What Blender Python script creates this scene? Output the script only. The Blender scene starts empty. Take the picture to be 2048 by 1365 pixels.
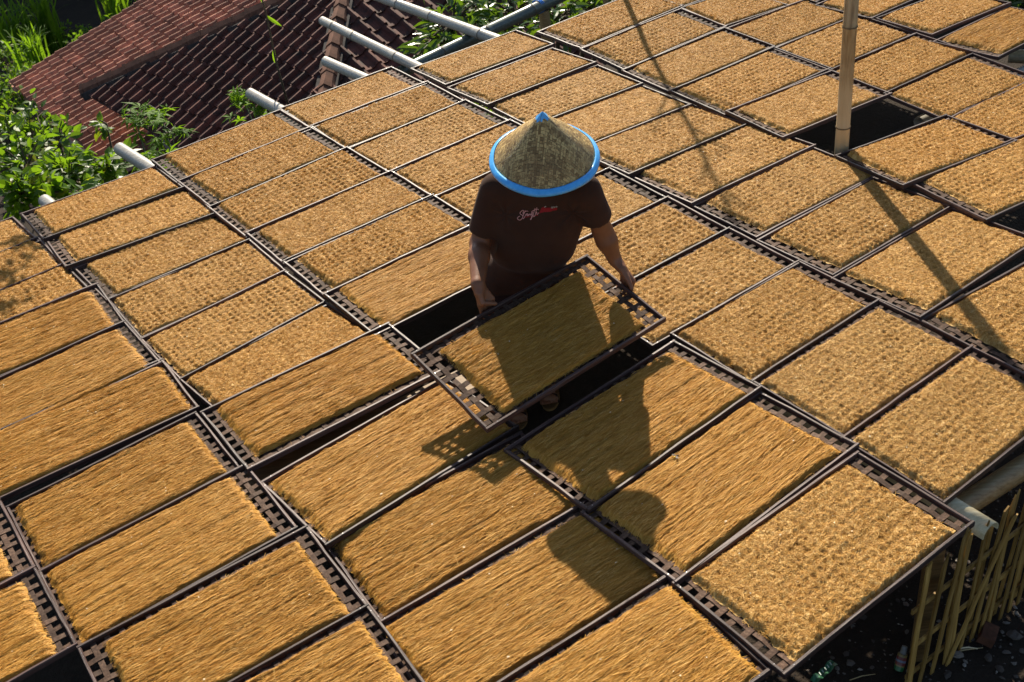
import bpy, math, random
import numpy as np
from mathutils import Vector, Matrix, Quaternion
from mathutils.bvhtree import BVHTree

# ------------------------------------------------------------------ camera, world, sun, exposure
sc = bpy.context.scene
COL = sc.collection
PITCH, ROLL, FPX = 0.61803976, -0.13456965, 2228.738650675353
CAMPOS = np.array([0.0, 0.0, 3.58])
RZ = 0.68                                   # height of the tray tops
TL, TW = 0.9036, 0.4712                     # outer size of a tray
cp, sp, cr_, sr_ = math.cos(PITCH), math.sin(PITCH), math.cos(ROLL), math.sin(ROLL)
c_f = np.array([0, cp, -sp]); c_x = np.array([1.0, 0, 0]); c_u = np.cross(c_x, c_f)
c_r = cr_ * c_x + sr_ * c_u; c_u = -sr_ * c_x + cr_ * c_u
cam = bpy.data.objects.new('camera', bpy.data.cameras.new('camera'))
COL.objects.link(cam)
cam.matrix_world = Matrix(((c_r[0], c_u[0], -c_f[0], 0), (c_r[1], c_u[1], -c_f[1], 0), (c_r[2], c_u[2], -c_f[2], 3.58), (0, 0, 0, 1)))
cam.data.sensor_width = 36.0
cam.data.lens = 36.0 * FPX / 2048.0
cam.data.clip_end = 3000
cam.data.dof.use_dof = True
cam.data.dof.focus_distance = 4.9
cam.data.dof.aperture_fstop = 7.0
sc.camera = cam

SUN_EL, SUN_AZ = math.radians(36), math.radians(91)
to_sun = Vector((math.cos(SUN_AZ) * math.cos(SUN_EL), math.sin(SUN_AZ) * math.cos(SUN_EL), math.sin(SUN_EL)))
world = bpy.data.worlds.new('World'); sc.world = world; world.use_nodes = True
wn = world.node_tree
sky = wn.nodes.new('ShaderNodeTexSky'); sky.sky_type = 'NISHITA'; sky.sun_disc = False
sky.sun_elevation = SUN_EL; sky.sun_rotation = math.radians(0.5)
bg = wn.nodes['Background']; wn.links.new(sky.outputs[0], bg.inputs[0]); bg.inputs[1].default_value = 0.065
sl = bpy.data.lights.new('sun', 'SUN'); sl.energy = 4.6; sl.angle = math.radians(0.5); sl.color = (1.0, 0.90, 0.74)
sun = bpy.data.objects.new('sun', sl); COL.objects.link(sun); sun.location = (0, 30, 25)
sun.rotation_euler = (-to_sun).to_track_quat('-Z', 'Y').to_euler()
sc.view_settings.view_transform = 'Standard'; sc.view_settings.look = 'None'
sc.view_settings.gamma = 1.0; sc.view_settings.use_curve_mapping = False
sc.view_settings.exposure = 1.15

# ------------------------------------------------------------------ helpers
rnd = random.Random(7)
nrg = np.random.default_rng(11)

def at(px, py, z):
    """world point at height z seen at photo pixel (px, py) of 2048 x 1365"""
    d = c_f + (px - 1024) / FPX * c_r - (py - 682.5) / FPX * c_u
    return CAMPOS + d * (z - CAMPOS[2]) / d[2]

class MB:
    def __init__(s): s.v = []; s.f = []; s.m = []
    def add(s, vs, fs, mi=0):
        o = len(s.v); s.v += [tuple(map(float, p)) for p in vs]
        s.f += [tuple(i + o for i in f) for f in fs]; s.m += [mi] * len(fs)
    def box(s, lo, hi, mi=0):
        x0, y0, z0 = lo; x1, y1, z1 = hi
        s.add([(x0,y0,z0),(x1,y0,z0),(x1,y1,z0),(x0,y1,z0),(x0,y0,z1),(x1,y0,z1),(x1,y1,z1),(x0,y1,z1)],
              [(3,2,1,0),(4,5,6,7),(0,1,5,4),(1,2,6,5),(2,3,7,6),(3,0,4,7)], mi)
    def tube(s, pts, rad, n=10, cap=True, mi=0):
        pts = [np.asarray(p, float) for p in pts]
        rad = [rad] * len(pts) if np.isscalar(rad) else rad
        vs = []; fs = []
        up = None
        for i, p in enumerate(pts):
            a = pts[max(i - 1, 0)]; b = pts[min(i + 1, len(pts) - 1)]
            t = (b - a) / (np.linalg.norm(b - a) + 1e-12)
            if up is None:
                up = np.array([0, 0, 1.0]) if abs(t[2]) < .9 else np.array([1.0, 0, 0])
            x = np.cross(up, t); x /= np.linalg.norm(x); y = np.cross(t, x); up = y
            for k in range(n):
                an = 2 * math.pi * k / n
                vs.append(p + rad[i] * (math.cos(an) * x + math.sin(an) * y))
        for i in range(len(pts) - 1):
            for k in range(n):
                a = i * n + k; b = i * n + (k + 1) % n
                fs.append((a, b, b + n, a + n))
        if cap:
            fs.append(tuple(range(n - 1, -1, -1))); o = (len(pts) - 1) * n; fs.append(tuple(range(o, o + n)))
        s.add(vs, fs, mi)
    def mesh(s, name, mats, smooth=False):
        me = bpy.data.meshes.new(name)
        me.from_pydata(s.v, [], s.f)
        for m in (mats if isinstance(mats, (list, tuple)) else [mats]): me.materials.append(m)
        if any(s.m): me.polygons.foreach_set('material_index', s.m)
        if smooth: me.polygons.foreach_set('use_smooth', [True] * len(s.f))
        me.update()
        return me
    def obj(s, name, mats, parent=None, smooth=False):
        return link(name, s.mesh(name, mats, smooth), parent)

def link(name, me, parent=None, loc=None, rot=None, scale=None):
    o = bpy.data.objects.new(name, me); COL.objects.link(o)
    if parent is not None: o.parent = parent
    if loc is not None: o.location = loc
    if rot is not None: o.rotation_euler = rot
    if scale is not None: o.scale = scale
    return o

def thing(name, label, cat, loc=(0, 0, 0), group=None, rz=0):
    o = bpy.data.objects.new(name, None); COL.objects.link(o); o.location = loc; o.rotation_euler = (0, 0, rz)
    o.empty_display_size = .1
    return tag(o, label, cat, group)

def tag(o, label, cat, group=None, kind=None):
    o['label'] = label; o['category'] = cat
    if group: o['group'] = group
    if kind: o['kind'] = kind
    return o

def wmat(o):
    return o.matrix_basis.copy() if o.parent is None else wmat(o.parent) @ o.matrix_basis

def frame(o, X, Y, Z, loc):
    """place o with the given world axes"""
    m = Matrix(((X[0], Y[0], Z[0], loc[0]), (X[1], Y[1], Z[1], loc[1]), (X[2], Y[2], Z[2], loc[2]), (0, 0, 0, 1)))
    o.matrix_basis = m if o.parent is None else wmat(o.parent).inverted() @ m

def inworld(o, parent):
    """parent a mesh that was written in world coordinates"""
    o.parent = parent; o.matrix_basis = wmat(parent).inverted(); return o

def vnoise(x, y, seed=0):
    """smooth value noise for numpy arrays, -1..1"""
    x = np.asarray(x, float) + 1000; y = np.asarray(y, float) + 1000
    xi = np.floor(x).astype(np.int64); yi = np.floor(y).astype(np.int64); fx = x - xi; fy = y - yi
    fx = fx * fx * (3 - 2 * fx); fy = fy * fy * (3 - 2 * fy)
    def h(a, b):
        n = (a * 374761393 + b * 668265263 + seed * 1442695041) & 0xffffffff
        n = ((n ^ (n >> 13)) * 1274126177) & 0xffffffff
        return ((n ^ (n >> 16)) & 0xffff) / 32767.5 - 1
    return (h(xi, yi) * (1 - fx) + h(xi + 1, yi) * fx) * (1 - fy) + (h(xi, yi + 1) * (1 - fx) + h(xi + 1, yi + 1) * fx) * fy

# ------------------------------------------------------------------ materials
class Mat:
    def __init__(s, name):
        s.m = bpy.data.materials.new(name); s.m.use_nodes = True; s.t = s.m.node_tree
        s.b = s.t.nodes['Principled BSDF']; s.out = s.t.nodes['Material Output']
    def n(s, typ, **kw):
        nd = s.t.nodes.new(typ)
        for k, v in kw.items():
            if k in ('i',):
                for kk, vv in v.items(): nd.inputs[kk].default_value = vv
            else: setattr(nd, k, v)
        return nd
    def l(s, a, b): s.t.links.new(a, b)
    def ramp(s, fac, stops):
        r = s.n('ShaderNodeValToRGB'); e = r.color_ramp.elements
        while len(e) < len(stops): e.new(.5)
        for el, (p, c) in zip(e, stops): el.position = p; el.color = (*c, 1)
        s.l(fac, r.inputs[0]); return r.outputs[0]
    def coord(s, scale=(1, 1, 1), which='Object'):
        tc = s.n('ShaderNodeTexCoord'); mp = s.n('ShaderNodeMapping'); mp.inputs['Scale'].default_value = scale
        s.l(tc.outputs[which], mp.inputs[0]); return mp.outputs[0]
    def noise(s, vec, scale, detail=4, rough=.6):
        nz = s.n('ShaderNodeTexNoise'); nz.inputs['Scale'].default_value = scale; nz.inputs['Detail'].default_value = detail
        nz.inputs['Roughness'].default_value = rough
        s.l(vec, nz.inputs['Vector']); return nz.outputs['Fac']
    def mix(s, fac, a, b, mode='MIX'):
        mx = s.n('ShaderNodeMix', data_type='RGBA', blend_type=mode)
        for sock, val in ((mx.inputs[0], fac), (mx.inputs[6], a), (mx.inputs[7], b)):
            if isinstance(val, bpy.types.NodeSocket): s.l(val, sock)
            elif isinstance(val, (tuple, list)): sock.default_value = (*val, 1)
            else: sock.default_value = val
        return mx.outputs[2]
    def bump(s, h, strength=.5, dist=.01):
        b = s.n('ShaderNodeBump'); b.inputs['Strength'].default_value = strength; b.inputs['Distance'].default_value = dist
        s.l(h, b.inputs['Height']); s.l(b.outputs[0], s.b.inputs['Normal']); return b.outputs[0]
    def math(s, op, a, b=None):
        nd = s.n('ShaderNodeMath', operation=op)
        for sock, val in ((nd.inputs[0], a), (nd.inputs[1], b)):
            if val is None: continue
            if isinstance(val, bpy.types.NodeSocket): s.l(val, sock)
            else: sock.default_value = val
        return nd.outputs[0]
    def rough(s, v, spec=None):
        s.b.inputs['Roughness'].default_value = v
        if spec is not None: s.b.inputs['Specular IOR Level'].default_value = spec
    def col(s, c):
        if isinstance(c, bpy.types.NodeSocket): s.l(c, s.b.inputs['Base Color'])
        else: s.b.inputs['Base Color'].default_value = (*c, 1)
    def translucent(s, col, fac):
        tr = s.n('ShaderNodeBsdfTranslucent'); mx = s.n('ShaderNodeMixShader'); mx.inputs[0].default_value = fac
        if isinstance(col, bpy.types.NodeSocket): s.l(col, tr.inputs[0])
        else: tr.inputs[0].default_value = (*col, 1)
        s.l(s.b.outputs[0], mx.inputs[1]); s.l(tr.outputs[0], mx.inputs[2]); s.l(mx.outputs[0], s.out.inputs[0])

def wood(name, c0, c1, c2, scale=(1.5, 40, 40), rough=.45, spec=.5, obrand=.25, bump=.4):
    m = Mat(name); v = m.coord(scale)
    oi = m.n('ShaderNodeObjectInfo')
    add = m.n('ShaderNodeVectorMath', operation='ADD'); m.l(v, add.inputs[0]); m.l(oi.outputs['Location'], add.inputs[1])
    f = m.noise(add.outputs[0], 3.0, 6, .65)
    c = m.ramp(f, [(.3, c0), (.52, c1), (.72, c2)])
    br = m.math('MULTIPLY_ADD', oi.outputs['Random'], obrand * 2)
    m.t.nodes[br.node.name].inputs[2].default_value = 1 - obrand
    hs = m.n('ShaderNodeHueSaturation'); m.l(c, hs.inputs['Color']); m.l(br, hs.inputs['Value'])
    m.col(hs.outputs[0]); m.rough(rough, spec); m.bump(f, bump, .004)
    return m.m

def tobacco_mat():
    m = Mat('tobacco_shreds')
    gi = m.n('ShaderNodeNewGeometry'); oi = m.n('ShaderNodeObjectInfo')
    v = m.coord((1, 1, 1)); vs = m.coord((9, 60, 60))
    add = m.n('ShaderNodeVectorMath', operation='ADD'); m.l(v, add.inputs[0]); m.l(oi.outputs['Location'], add.inputs[1])
    big = m.noise(add.outputs[0], 7, 3, .55)
    fib = m.noise(vs, 4.0, 5, .7)
    isl = gi.outputs['Random Per Island']
    f = m.math('ADD', m.math('MULTIPLY', isl, .72), m.math('MULTIPLY', fib, .42))
    c = m.ramp(f, [(.10, (.25, .098, .008)), (.38, (.49, .236, .030)), (.70, (.62, .335, .058)), (.92, (.74, .46, .13)), (1.0, (.88, .68, .33))])
    # trays that have dried longer are greyer brown
    dry = m.ramp(f, [(.10, (.185, .083, .016)), (.40, (.41, .212, .044)), (.72, (.54, .305, .073)), (.92, (.68, .45, .155)), (1.0, (.86, .70, .40))])
    at_ = m.n('ShaderNodeAttribute', attribute_type='OBJECT', attribute_name='dryness')
    c = m.mix(at_.outputs['Fac'], c, dry)
    c = m.mix(m.math('MULTIPLY', m.math('SUBTRACT', big, .35), .5), c, (.40, .20, .035))
    m.col(c); m.rough(.62, .25); m.bump(fib, .5, .003)
    m.translucent(c, .22)
    return m.m

M = {}
M['tobacco'] = tobacco_mat()
M['rail'] = wood('dark_tray_rail', (.024, .012, .010), (.055, .029, .024), (.135, .085, .066), (2, 60, 60), .5, .3, .45)
M['slat'] = wood('dark_bamboo_slat', (.036, .020, .012), (.072, .041, .026), (.135, .083, .053), (30, 30, 30), .7, .15, .35)
def simple(name, c, rough=.5, spec=.5, metal=0, var=0.0, vs=30):
    m = Mat(name)
    if var:
        f = m.noise(m.coord(), vs, 5); m.col(m.ramp(f, [(.3, tuple(x * (1 - var) for x in c)), (.7, tuple(min(1, x * (1 + var)) for x in c))])); m.bump(f, .15, .003)
    else: m.col(c)
    m.rough(rough, spec); m.b.inputs['Metallic'].default_value = metal
    return m.m
M['nail'] = simple('nail_steel', (.55, .55, .56), .3, .6, 1.0)
M['chip'] = simple('pale_leaf_chip', (.66, .54, .33), .7)
M['bamboo_grey'] = wood('weathered_grey_bamboo', (.20, .19, .16), (.34, .32, .275), (.48, .46, .40), (1.2, 30, 30), .38, .5, .15, .2)
M['bamboo_green'] = wood('dark_green_bamboo', (.055, .075, .06), (.10, .125, .10), (.19, .22, .18), (1.2, 30, 30), .3, .6, .1, .2)
M['bamboo_tan'] = wood('tan_bamboo', (.20, .13, .05), (.33, .24, .11), (.46, .36, .19), (1.5, 30, 30), .4, .5, .15, .2)
M['bamboo_pale'] = wood('pale_split_bamboo', (.42, .34, .19), (.56, .47, .28), (.66, .58, .38), (1.5, 30, 30), .42, .5, .05, .2)
M['node'] = simple('bamboo_node_ring', (.13, .10, .06), .6, .3, 0, .4)
M['picket'] = wood('yellow_bamboo_picket', (.17, .092, .022), (.30, .175, .045), (.42, .27, .085), (30, 30, 2), .55, .3, .35, .3)
M['plank'] = wood('brown_plank', (.10, .058, .020), (.17, .10, .038), (.24, .15, .06), (2, 30, 30), .6, .3, .1)
M['cord_blue'] = simple('blue_cord', (.02, .20, .62), .5)
M['wire'] = simple('steel_wire', (.30, .32, .36), .35, .6, .9)
# ------------------------------------------------------------------ setting: ground
def ground_height(x, y):
    # level around the rack, falling away beyond its far edge and to the far side
    p0 = at(46, 433, RZ); p1 = at(1036, 52, RZ)
    d = (p1 - p0)[:2]; d /= np.linalg.norm(d); nrm = np.array([-d[1], d[0]])
    s = (x - p0[0]) * nrm[0] + (y - p0[1]) * nrm[1]
    t = np.clip((s - .15) / 3.2, 0, 1); t = t * t * (3 - 2 * t)
    right = np.clip((x - 1.8) / 3.0, 0, 1)
    return -4.1 * t * (1 - .55 * right) - np.clip(s - 12, 0, 400) * .012

def build_ground():
    m = Mat('dark_soil'); v = m.coord()
    f = m.noise(v, 3, 8, .7); g = m.noise(v, 45, 4, .7)
    c = m.ramp(f, [(.3, (.012, .008, .006)), (.55, (.022, .015, .010)), (.75, (.038, .026, .018))])
    c = m.mix(m.math('MULTIPLY', g, .5), c, (.048, .035, .024)); m.col(c); m.rough(.95, .2)
    m.bump(m.math('ADD', f, m.math('MULTIPLY', g, .6)), .8, .03)
    xs = np.concatenate([[-900, -300, -120, -60, -30], np.arange(-18, 18.01, .3), [30, 60, 120, 300, 900]])
    ys = np.concatenate([[-200, -60, -20, -6], np.arange(-3, 32.01, .3), [45, 70, 120, 300, 1500]])
    X, Y = np.meshgrid(xs, ys)
    Z = ground_height(X, Y) + vnoise(X * 1.3, Y * 1.3, 3) * .03 * (np.abs(X) < 19) - .02
    nx, ny = len(xs), len(ys)
    vs = np.stack([X.ravel(), Y.ravel(), Z.ravel()], 1)
    mb = MB(); mb.add(vs, [(j * nx + i, j * nx + i + 1, (j + 1) * nx + i + 1, (j + 1) * nx + i) for j in range(ny - 1) for i in range(nx - 1)])
    o = mb.obj('ground', m.m, smooth=True); o['kind'] = 'structure'
build_ground()

# ------------------------------------------------------------------ houses with pantiled roofs
def tile_mat(name, base, dirt):
    m = Mat(name); v = m.coord((1, 1, 1)); oi = m.n('ShaderNodeObjectInfo'); gi = m.n('ShaderNodeNewGeometry')
    add = m.n('ShaderNodeVectorMath', operation='ADD'); m.l(v, add.inputs[0]); m.l(oi.outputs['Location'], add.inputs[1])
    f = m.noise(add.outputs[0], 9, 5, .7)
    rr = m.math('ADD', oi.outputs['Random'], gi.outputs['Random Per Island']); rr = m.math('FRACT', rr)
    c = m.mix(rr, tuple(x * .55 for x in base), tuple(x * 1.35 for x in base))
    c = m.mix(m.ramp(f, [(.42, (0, 0, 0)), (.68, (1, 1, 1))]), c, dirt)
    m.col(c); m.rough(.8, .3); m.bump(f, .4, .006); return m.m
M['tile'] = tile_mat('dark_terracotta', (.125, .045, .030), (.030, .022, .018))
M['tile_lit'] = tile_mat('sunlit_terracotta', (.40, .19, .125), (.13, .08, .06))  # paler copy of the tile clay; sunlight on the annexe put into its colour
M['mortar'] = simple('old_mortar', (.05, .045, .042), .9, .2, 0, .4, 20)
M['ridge'] = simple('ridge_clay', (.13, .058, .034), .8, .25, 0, .4, 14)
M['wall'] = simple('plaster_wall', (.32, .28, .22), .9, .2, 0, .25, 4)

def pantile_mesh(name, w, l, mat, hk=1.0, lf=.022):
    # profile across the tile: flat pan then a raised roll that laps over its neighbour
    prof = [(-.5, .010), (-.38, .000), (-.18, -.004), (.02, .000), (.14, .012), (.22, .036), (.32, .055), (.42, .056), (.51, .036), (.57, .010)]
    mb = MB(); n = len(prof); th = .014
    vs = []
    for (yy, lift) in ((-.06 * l, lf), (l * 1.04, 0.0)):
        for (px, pz) in prof: vs.append((px * w, yy, pz * hk * w / .2 + lift))
    for (yy, lift) in ((-.06 * l, lf), (l * 1.04, 0.0)):
        for (px, pz) in prof: vs.append((px * w, yy, pz * hk * w / .2 + lift - th))
    fs = [(i, i + 1, n + i + 1, n + i) for i in range(n - 1)]
    fs += [(2 * n + i + 1, 2 * n + i, i, i + 1) [::1] for i in range(n - 1)]
    fs += [(0, n, 3 * n, 2 * n), (n - 1, 3 * n - 1, 4 * n - 1, 2 * n - 1)]
    mb.add(vs, fs); return mb.mesh(name, mat)

def roof_plane(parent, o, A2, U, cols, rows, w, l, mesh, keep, limit, mat):
    """tiles on a plane: o corner, A2 along the eave, U up the slope; the first `limit` kept tiles become parts"""
    A2 = np.asarray(A2); U = np.asarray(U); Nn = np.cross(A2, U)
    spots = []
    for r_ in range(rows):
        for c_ in range(cols):
            u = (c_ + .5) * w; v_ = r_ * l
            if keep(u, v_ + l * .5): spots.append((u, v_))
    spots.sort(key=lambda s: np.linalg.norm(o + A2 * s[0] + U * s[1] - CAMPOS))
    rest = MB(); tv = [tuple(v.co) for v in mesh.vertices]; tf = [tuple(p.vertices) for p in mesh.polygons]
    for i, (u, v_) in enumerate(spots):
        j = rnd.uniform(-.016, .016); jr = rnd.gauss(0, .022)
        p = o + A2 * (u + rnd.uniform(-.006, .006)) + U * (v_ + j) + Nn * rnd.uniform(0, .006)
        X = A2 * math.cos(jr) + U * math.sin(jr); Y = U * math.cos(jr) - A2 * math.sin(jr)
        if i < limit:
            t = link('tile', mesh, parent); frame(t, X, Y, Nn, p)
        else:
            rest.add([p + X * a + Y * b + Nn * c for a, b, c in tv], tf)
    if rest.v:
        q = inworld(rest.obj('tile_field', mat), parent); q['kind'] = 'stuff'
    return len(spots)

def ridge_caps(parent, p0, p1, n, r, side):
    """angular ridge caps lapped along a hip from low p0 to high p1"""
    p0 = np.asarray(p0); p1 = np.asarray(p1); d = (p1 - p0) / np.linalg.norm(p1 - p0); L = np.linalg.norm(p1 - p0) / n
    sd = np.cross(d, [0, 0, 1]); sd /= np.linalg.norm(sd); up = np.cross(sd, d)
    mb = MB(); prof = [(-1, -.55), (-.62, .18), (0, .62), (.62, .18), (1, -.55)]
    for k, (yy, s_) in enumerate(((-.02, 1.12), (L * .14, 1.12), (L * .15, 1.0), (L * 1.05, .95))):
        mb.v += [(a * r * s_, yy, b * r * s_) for a, b in prof]
    n5 = 5
    mb.f = [(k * n5 + i, k * n5 + i + 1, (k + 1) * n5 + i + 1, (k + 1) * n5 + i) for k in range(3) for i in range(4)] + [(4, 3, 2, 1, 0)]
    mb.m = [0] * len(mb.f)
    me = mb.mesh('ridge_cap', M['ridge'])
    for i in range(n):
        o = link('ridge_cap', me, parent); jl = rnd.gauss(0, .006)
        frame(o, sd, d, up, p0 + d * L * i + up * (.02 + jl) + sd * jl)
    bed = MB()
    bed.add([p0 + sd * r * 1.25 * s + up * z for s, z in ((-1, -.09), (-.9, .0), (.9, 0), (1, -.09))] +
            [p1 + sd * r * 1.25 * s + up * z for s, z in ((-1, -.09), (-.9, .0), (.9, 0), (1, -.09))],
            [(0, 1, 5, 4), (1, 2, 6, 5), (2, 3, 7, 6), (3, 2, 1, 0), (4, 5, 6, 7)])
    inworld(bed.obj('mortar_bed', M['mortar']), parent)

def build_houses():
    psi, phi = math.radians(36.7), math.radians(24.57)
    A = np.array([math.cos(psi), math.sin(psi), 0]); B = np.array([math.sin(psi), -math.cos(psi), 0]); Z = np.array([0, 0, 1.0])
    E1 = np.array([-4.8756, 13.5629, -1.4]); Wd = 5.11; Ln = 8.5; half = Wd / 2
    h = thing('tiled_house', 'house with dark hipped terracotta roof and mortared ridge caps below the drying rack', 'house', E1 + np.array([0, 0, -2.7]))
    E2 = E1 + B * Wd; sl = half / math.cos(phi)
    apex1 = E1 + (A + B) * half + Z * half * math.tan(phi); apex2 = apex1 + A * (Ln - Wd)
    E3 = E2 + A * Ln; E4 = E1 + A * Ln
    def loc(mb, name, mat): return inworld(mb.obj(name, mat), h)
    dz = Z * -.035
    mb = MB(); mb.add([E1 + dz, E2 + dz, E3 + dz, E4 + dz, apex1 + dz, apex2 + dz], [(0, 1, 4), (1, 2, 5, 4), (2, 3, 5), (3, 0, 4, 5)])
    holder = loc(mb, 'roof', M['tile'])
    ins = .45
    c = [E1 + (A + B) * ins, E2 + (A - B) * ins, E3 + (-A - B) * ins, E4 + (-A + B) * ins]
    mb = MB(); mb.add([np.array([p[0], p[1], z]) for z in (-4.4, -1.46) for p in c], [(0, 1, 5, 4), (1, 2, 6, 5), (2, 3, 7, 6), (3, 0, 4, 7)])
    loc(mb, 'wall', M['wall'])
    w, l = .193, .205
    tm = pantile_mesh('tile', w, l, M['tile'])
    U = A * math.cos(phi) + Z * math.sin(phi)
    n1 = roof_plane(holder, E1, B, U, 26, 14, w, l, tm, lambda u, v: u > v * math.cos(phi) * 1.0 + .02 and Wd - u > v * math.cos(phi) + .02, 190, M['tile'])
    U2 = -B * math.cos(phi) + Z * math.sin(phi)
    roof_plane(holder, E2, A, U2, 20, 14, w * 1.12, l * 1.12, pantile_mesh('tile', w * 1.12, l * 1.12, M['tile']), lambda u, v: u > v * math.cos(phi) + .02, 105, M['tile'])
    ridge_caps(holder, E1 + Z * .02, apex1 + Z * .02, 17, .105, 0)
    ridge_caps(holder, E2 + Z * .02, apex1 + Z * .02, 17, .105, 0)
    ridge_caps(holder, apex1 + Z * .02, apex2 + Z * .02, 14, .105, 0)
    # lower annexe roof beyond it
    psi, phi = math.radians(33), math.radians(14)
    A = np.array([math.cos(psi), math.sin(psi), 0]); B = np.array([math.sin(psi), -math.cos(psi), 0])
    E0 = np.array([-6.9814, 16.5209, -2.2]); U = A * math.cos(phi) + Z * math.sin(phi)
    g = thing('annexe_house', 'low annexe with sunlit brown pantiles beside the leafy bushes', 'house', E0 + np.array([0, 0, -2]))
    wd, ln = 4.5, 3.6
    mb = MB(); q = [E0, E0 + B * wd, E0 + B * wd + U * ln, E0 + U * ln]; mb.add([p - Z * .035 for p in q] + [p - Z * .12 for p in q], [(0, 1, 2, 3), (7, 6, 5, 4), (0, 4, 5, 1), (3, 2, 6, 7), (0, 3, 7, 4)])
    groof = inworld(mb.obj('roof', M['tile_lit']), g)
    mb = MB(); c = [E0 + A * .4 + B * .3, E0 + A * .4 + B * wd, E0 + A * 3.4 + B * wd, E0 + A * 3.4 + B * .3]
    mb.add([np.array([p[0], p[1], z]) for z in (-4.5, -2.25) for p in c], [(0, 1, 5, 4), (1, 2, 6, 5), (2, 3, 7, 6), (3, 0, 4, 7)])
    o = mb.obj('wall', M['wall']); inworld(o, g)
    w, l = .183, .203
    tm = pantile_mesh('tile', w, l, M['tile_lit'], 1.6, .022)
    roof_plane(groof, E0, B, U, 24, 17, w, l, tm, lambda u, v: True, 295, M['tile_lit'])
build_houses()
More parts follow.
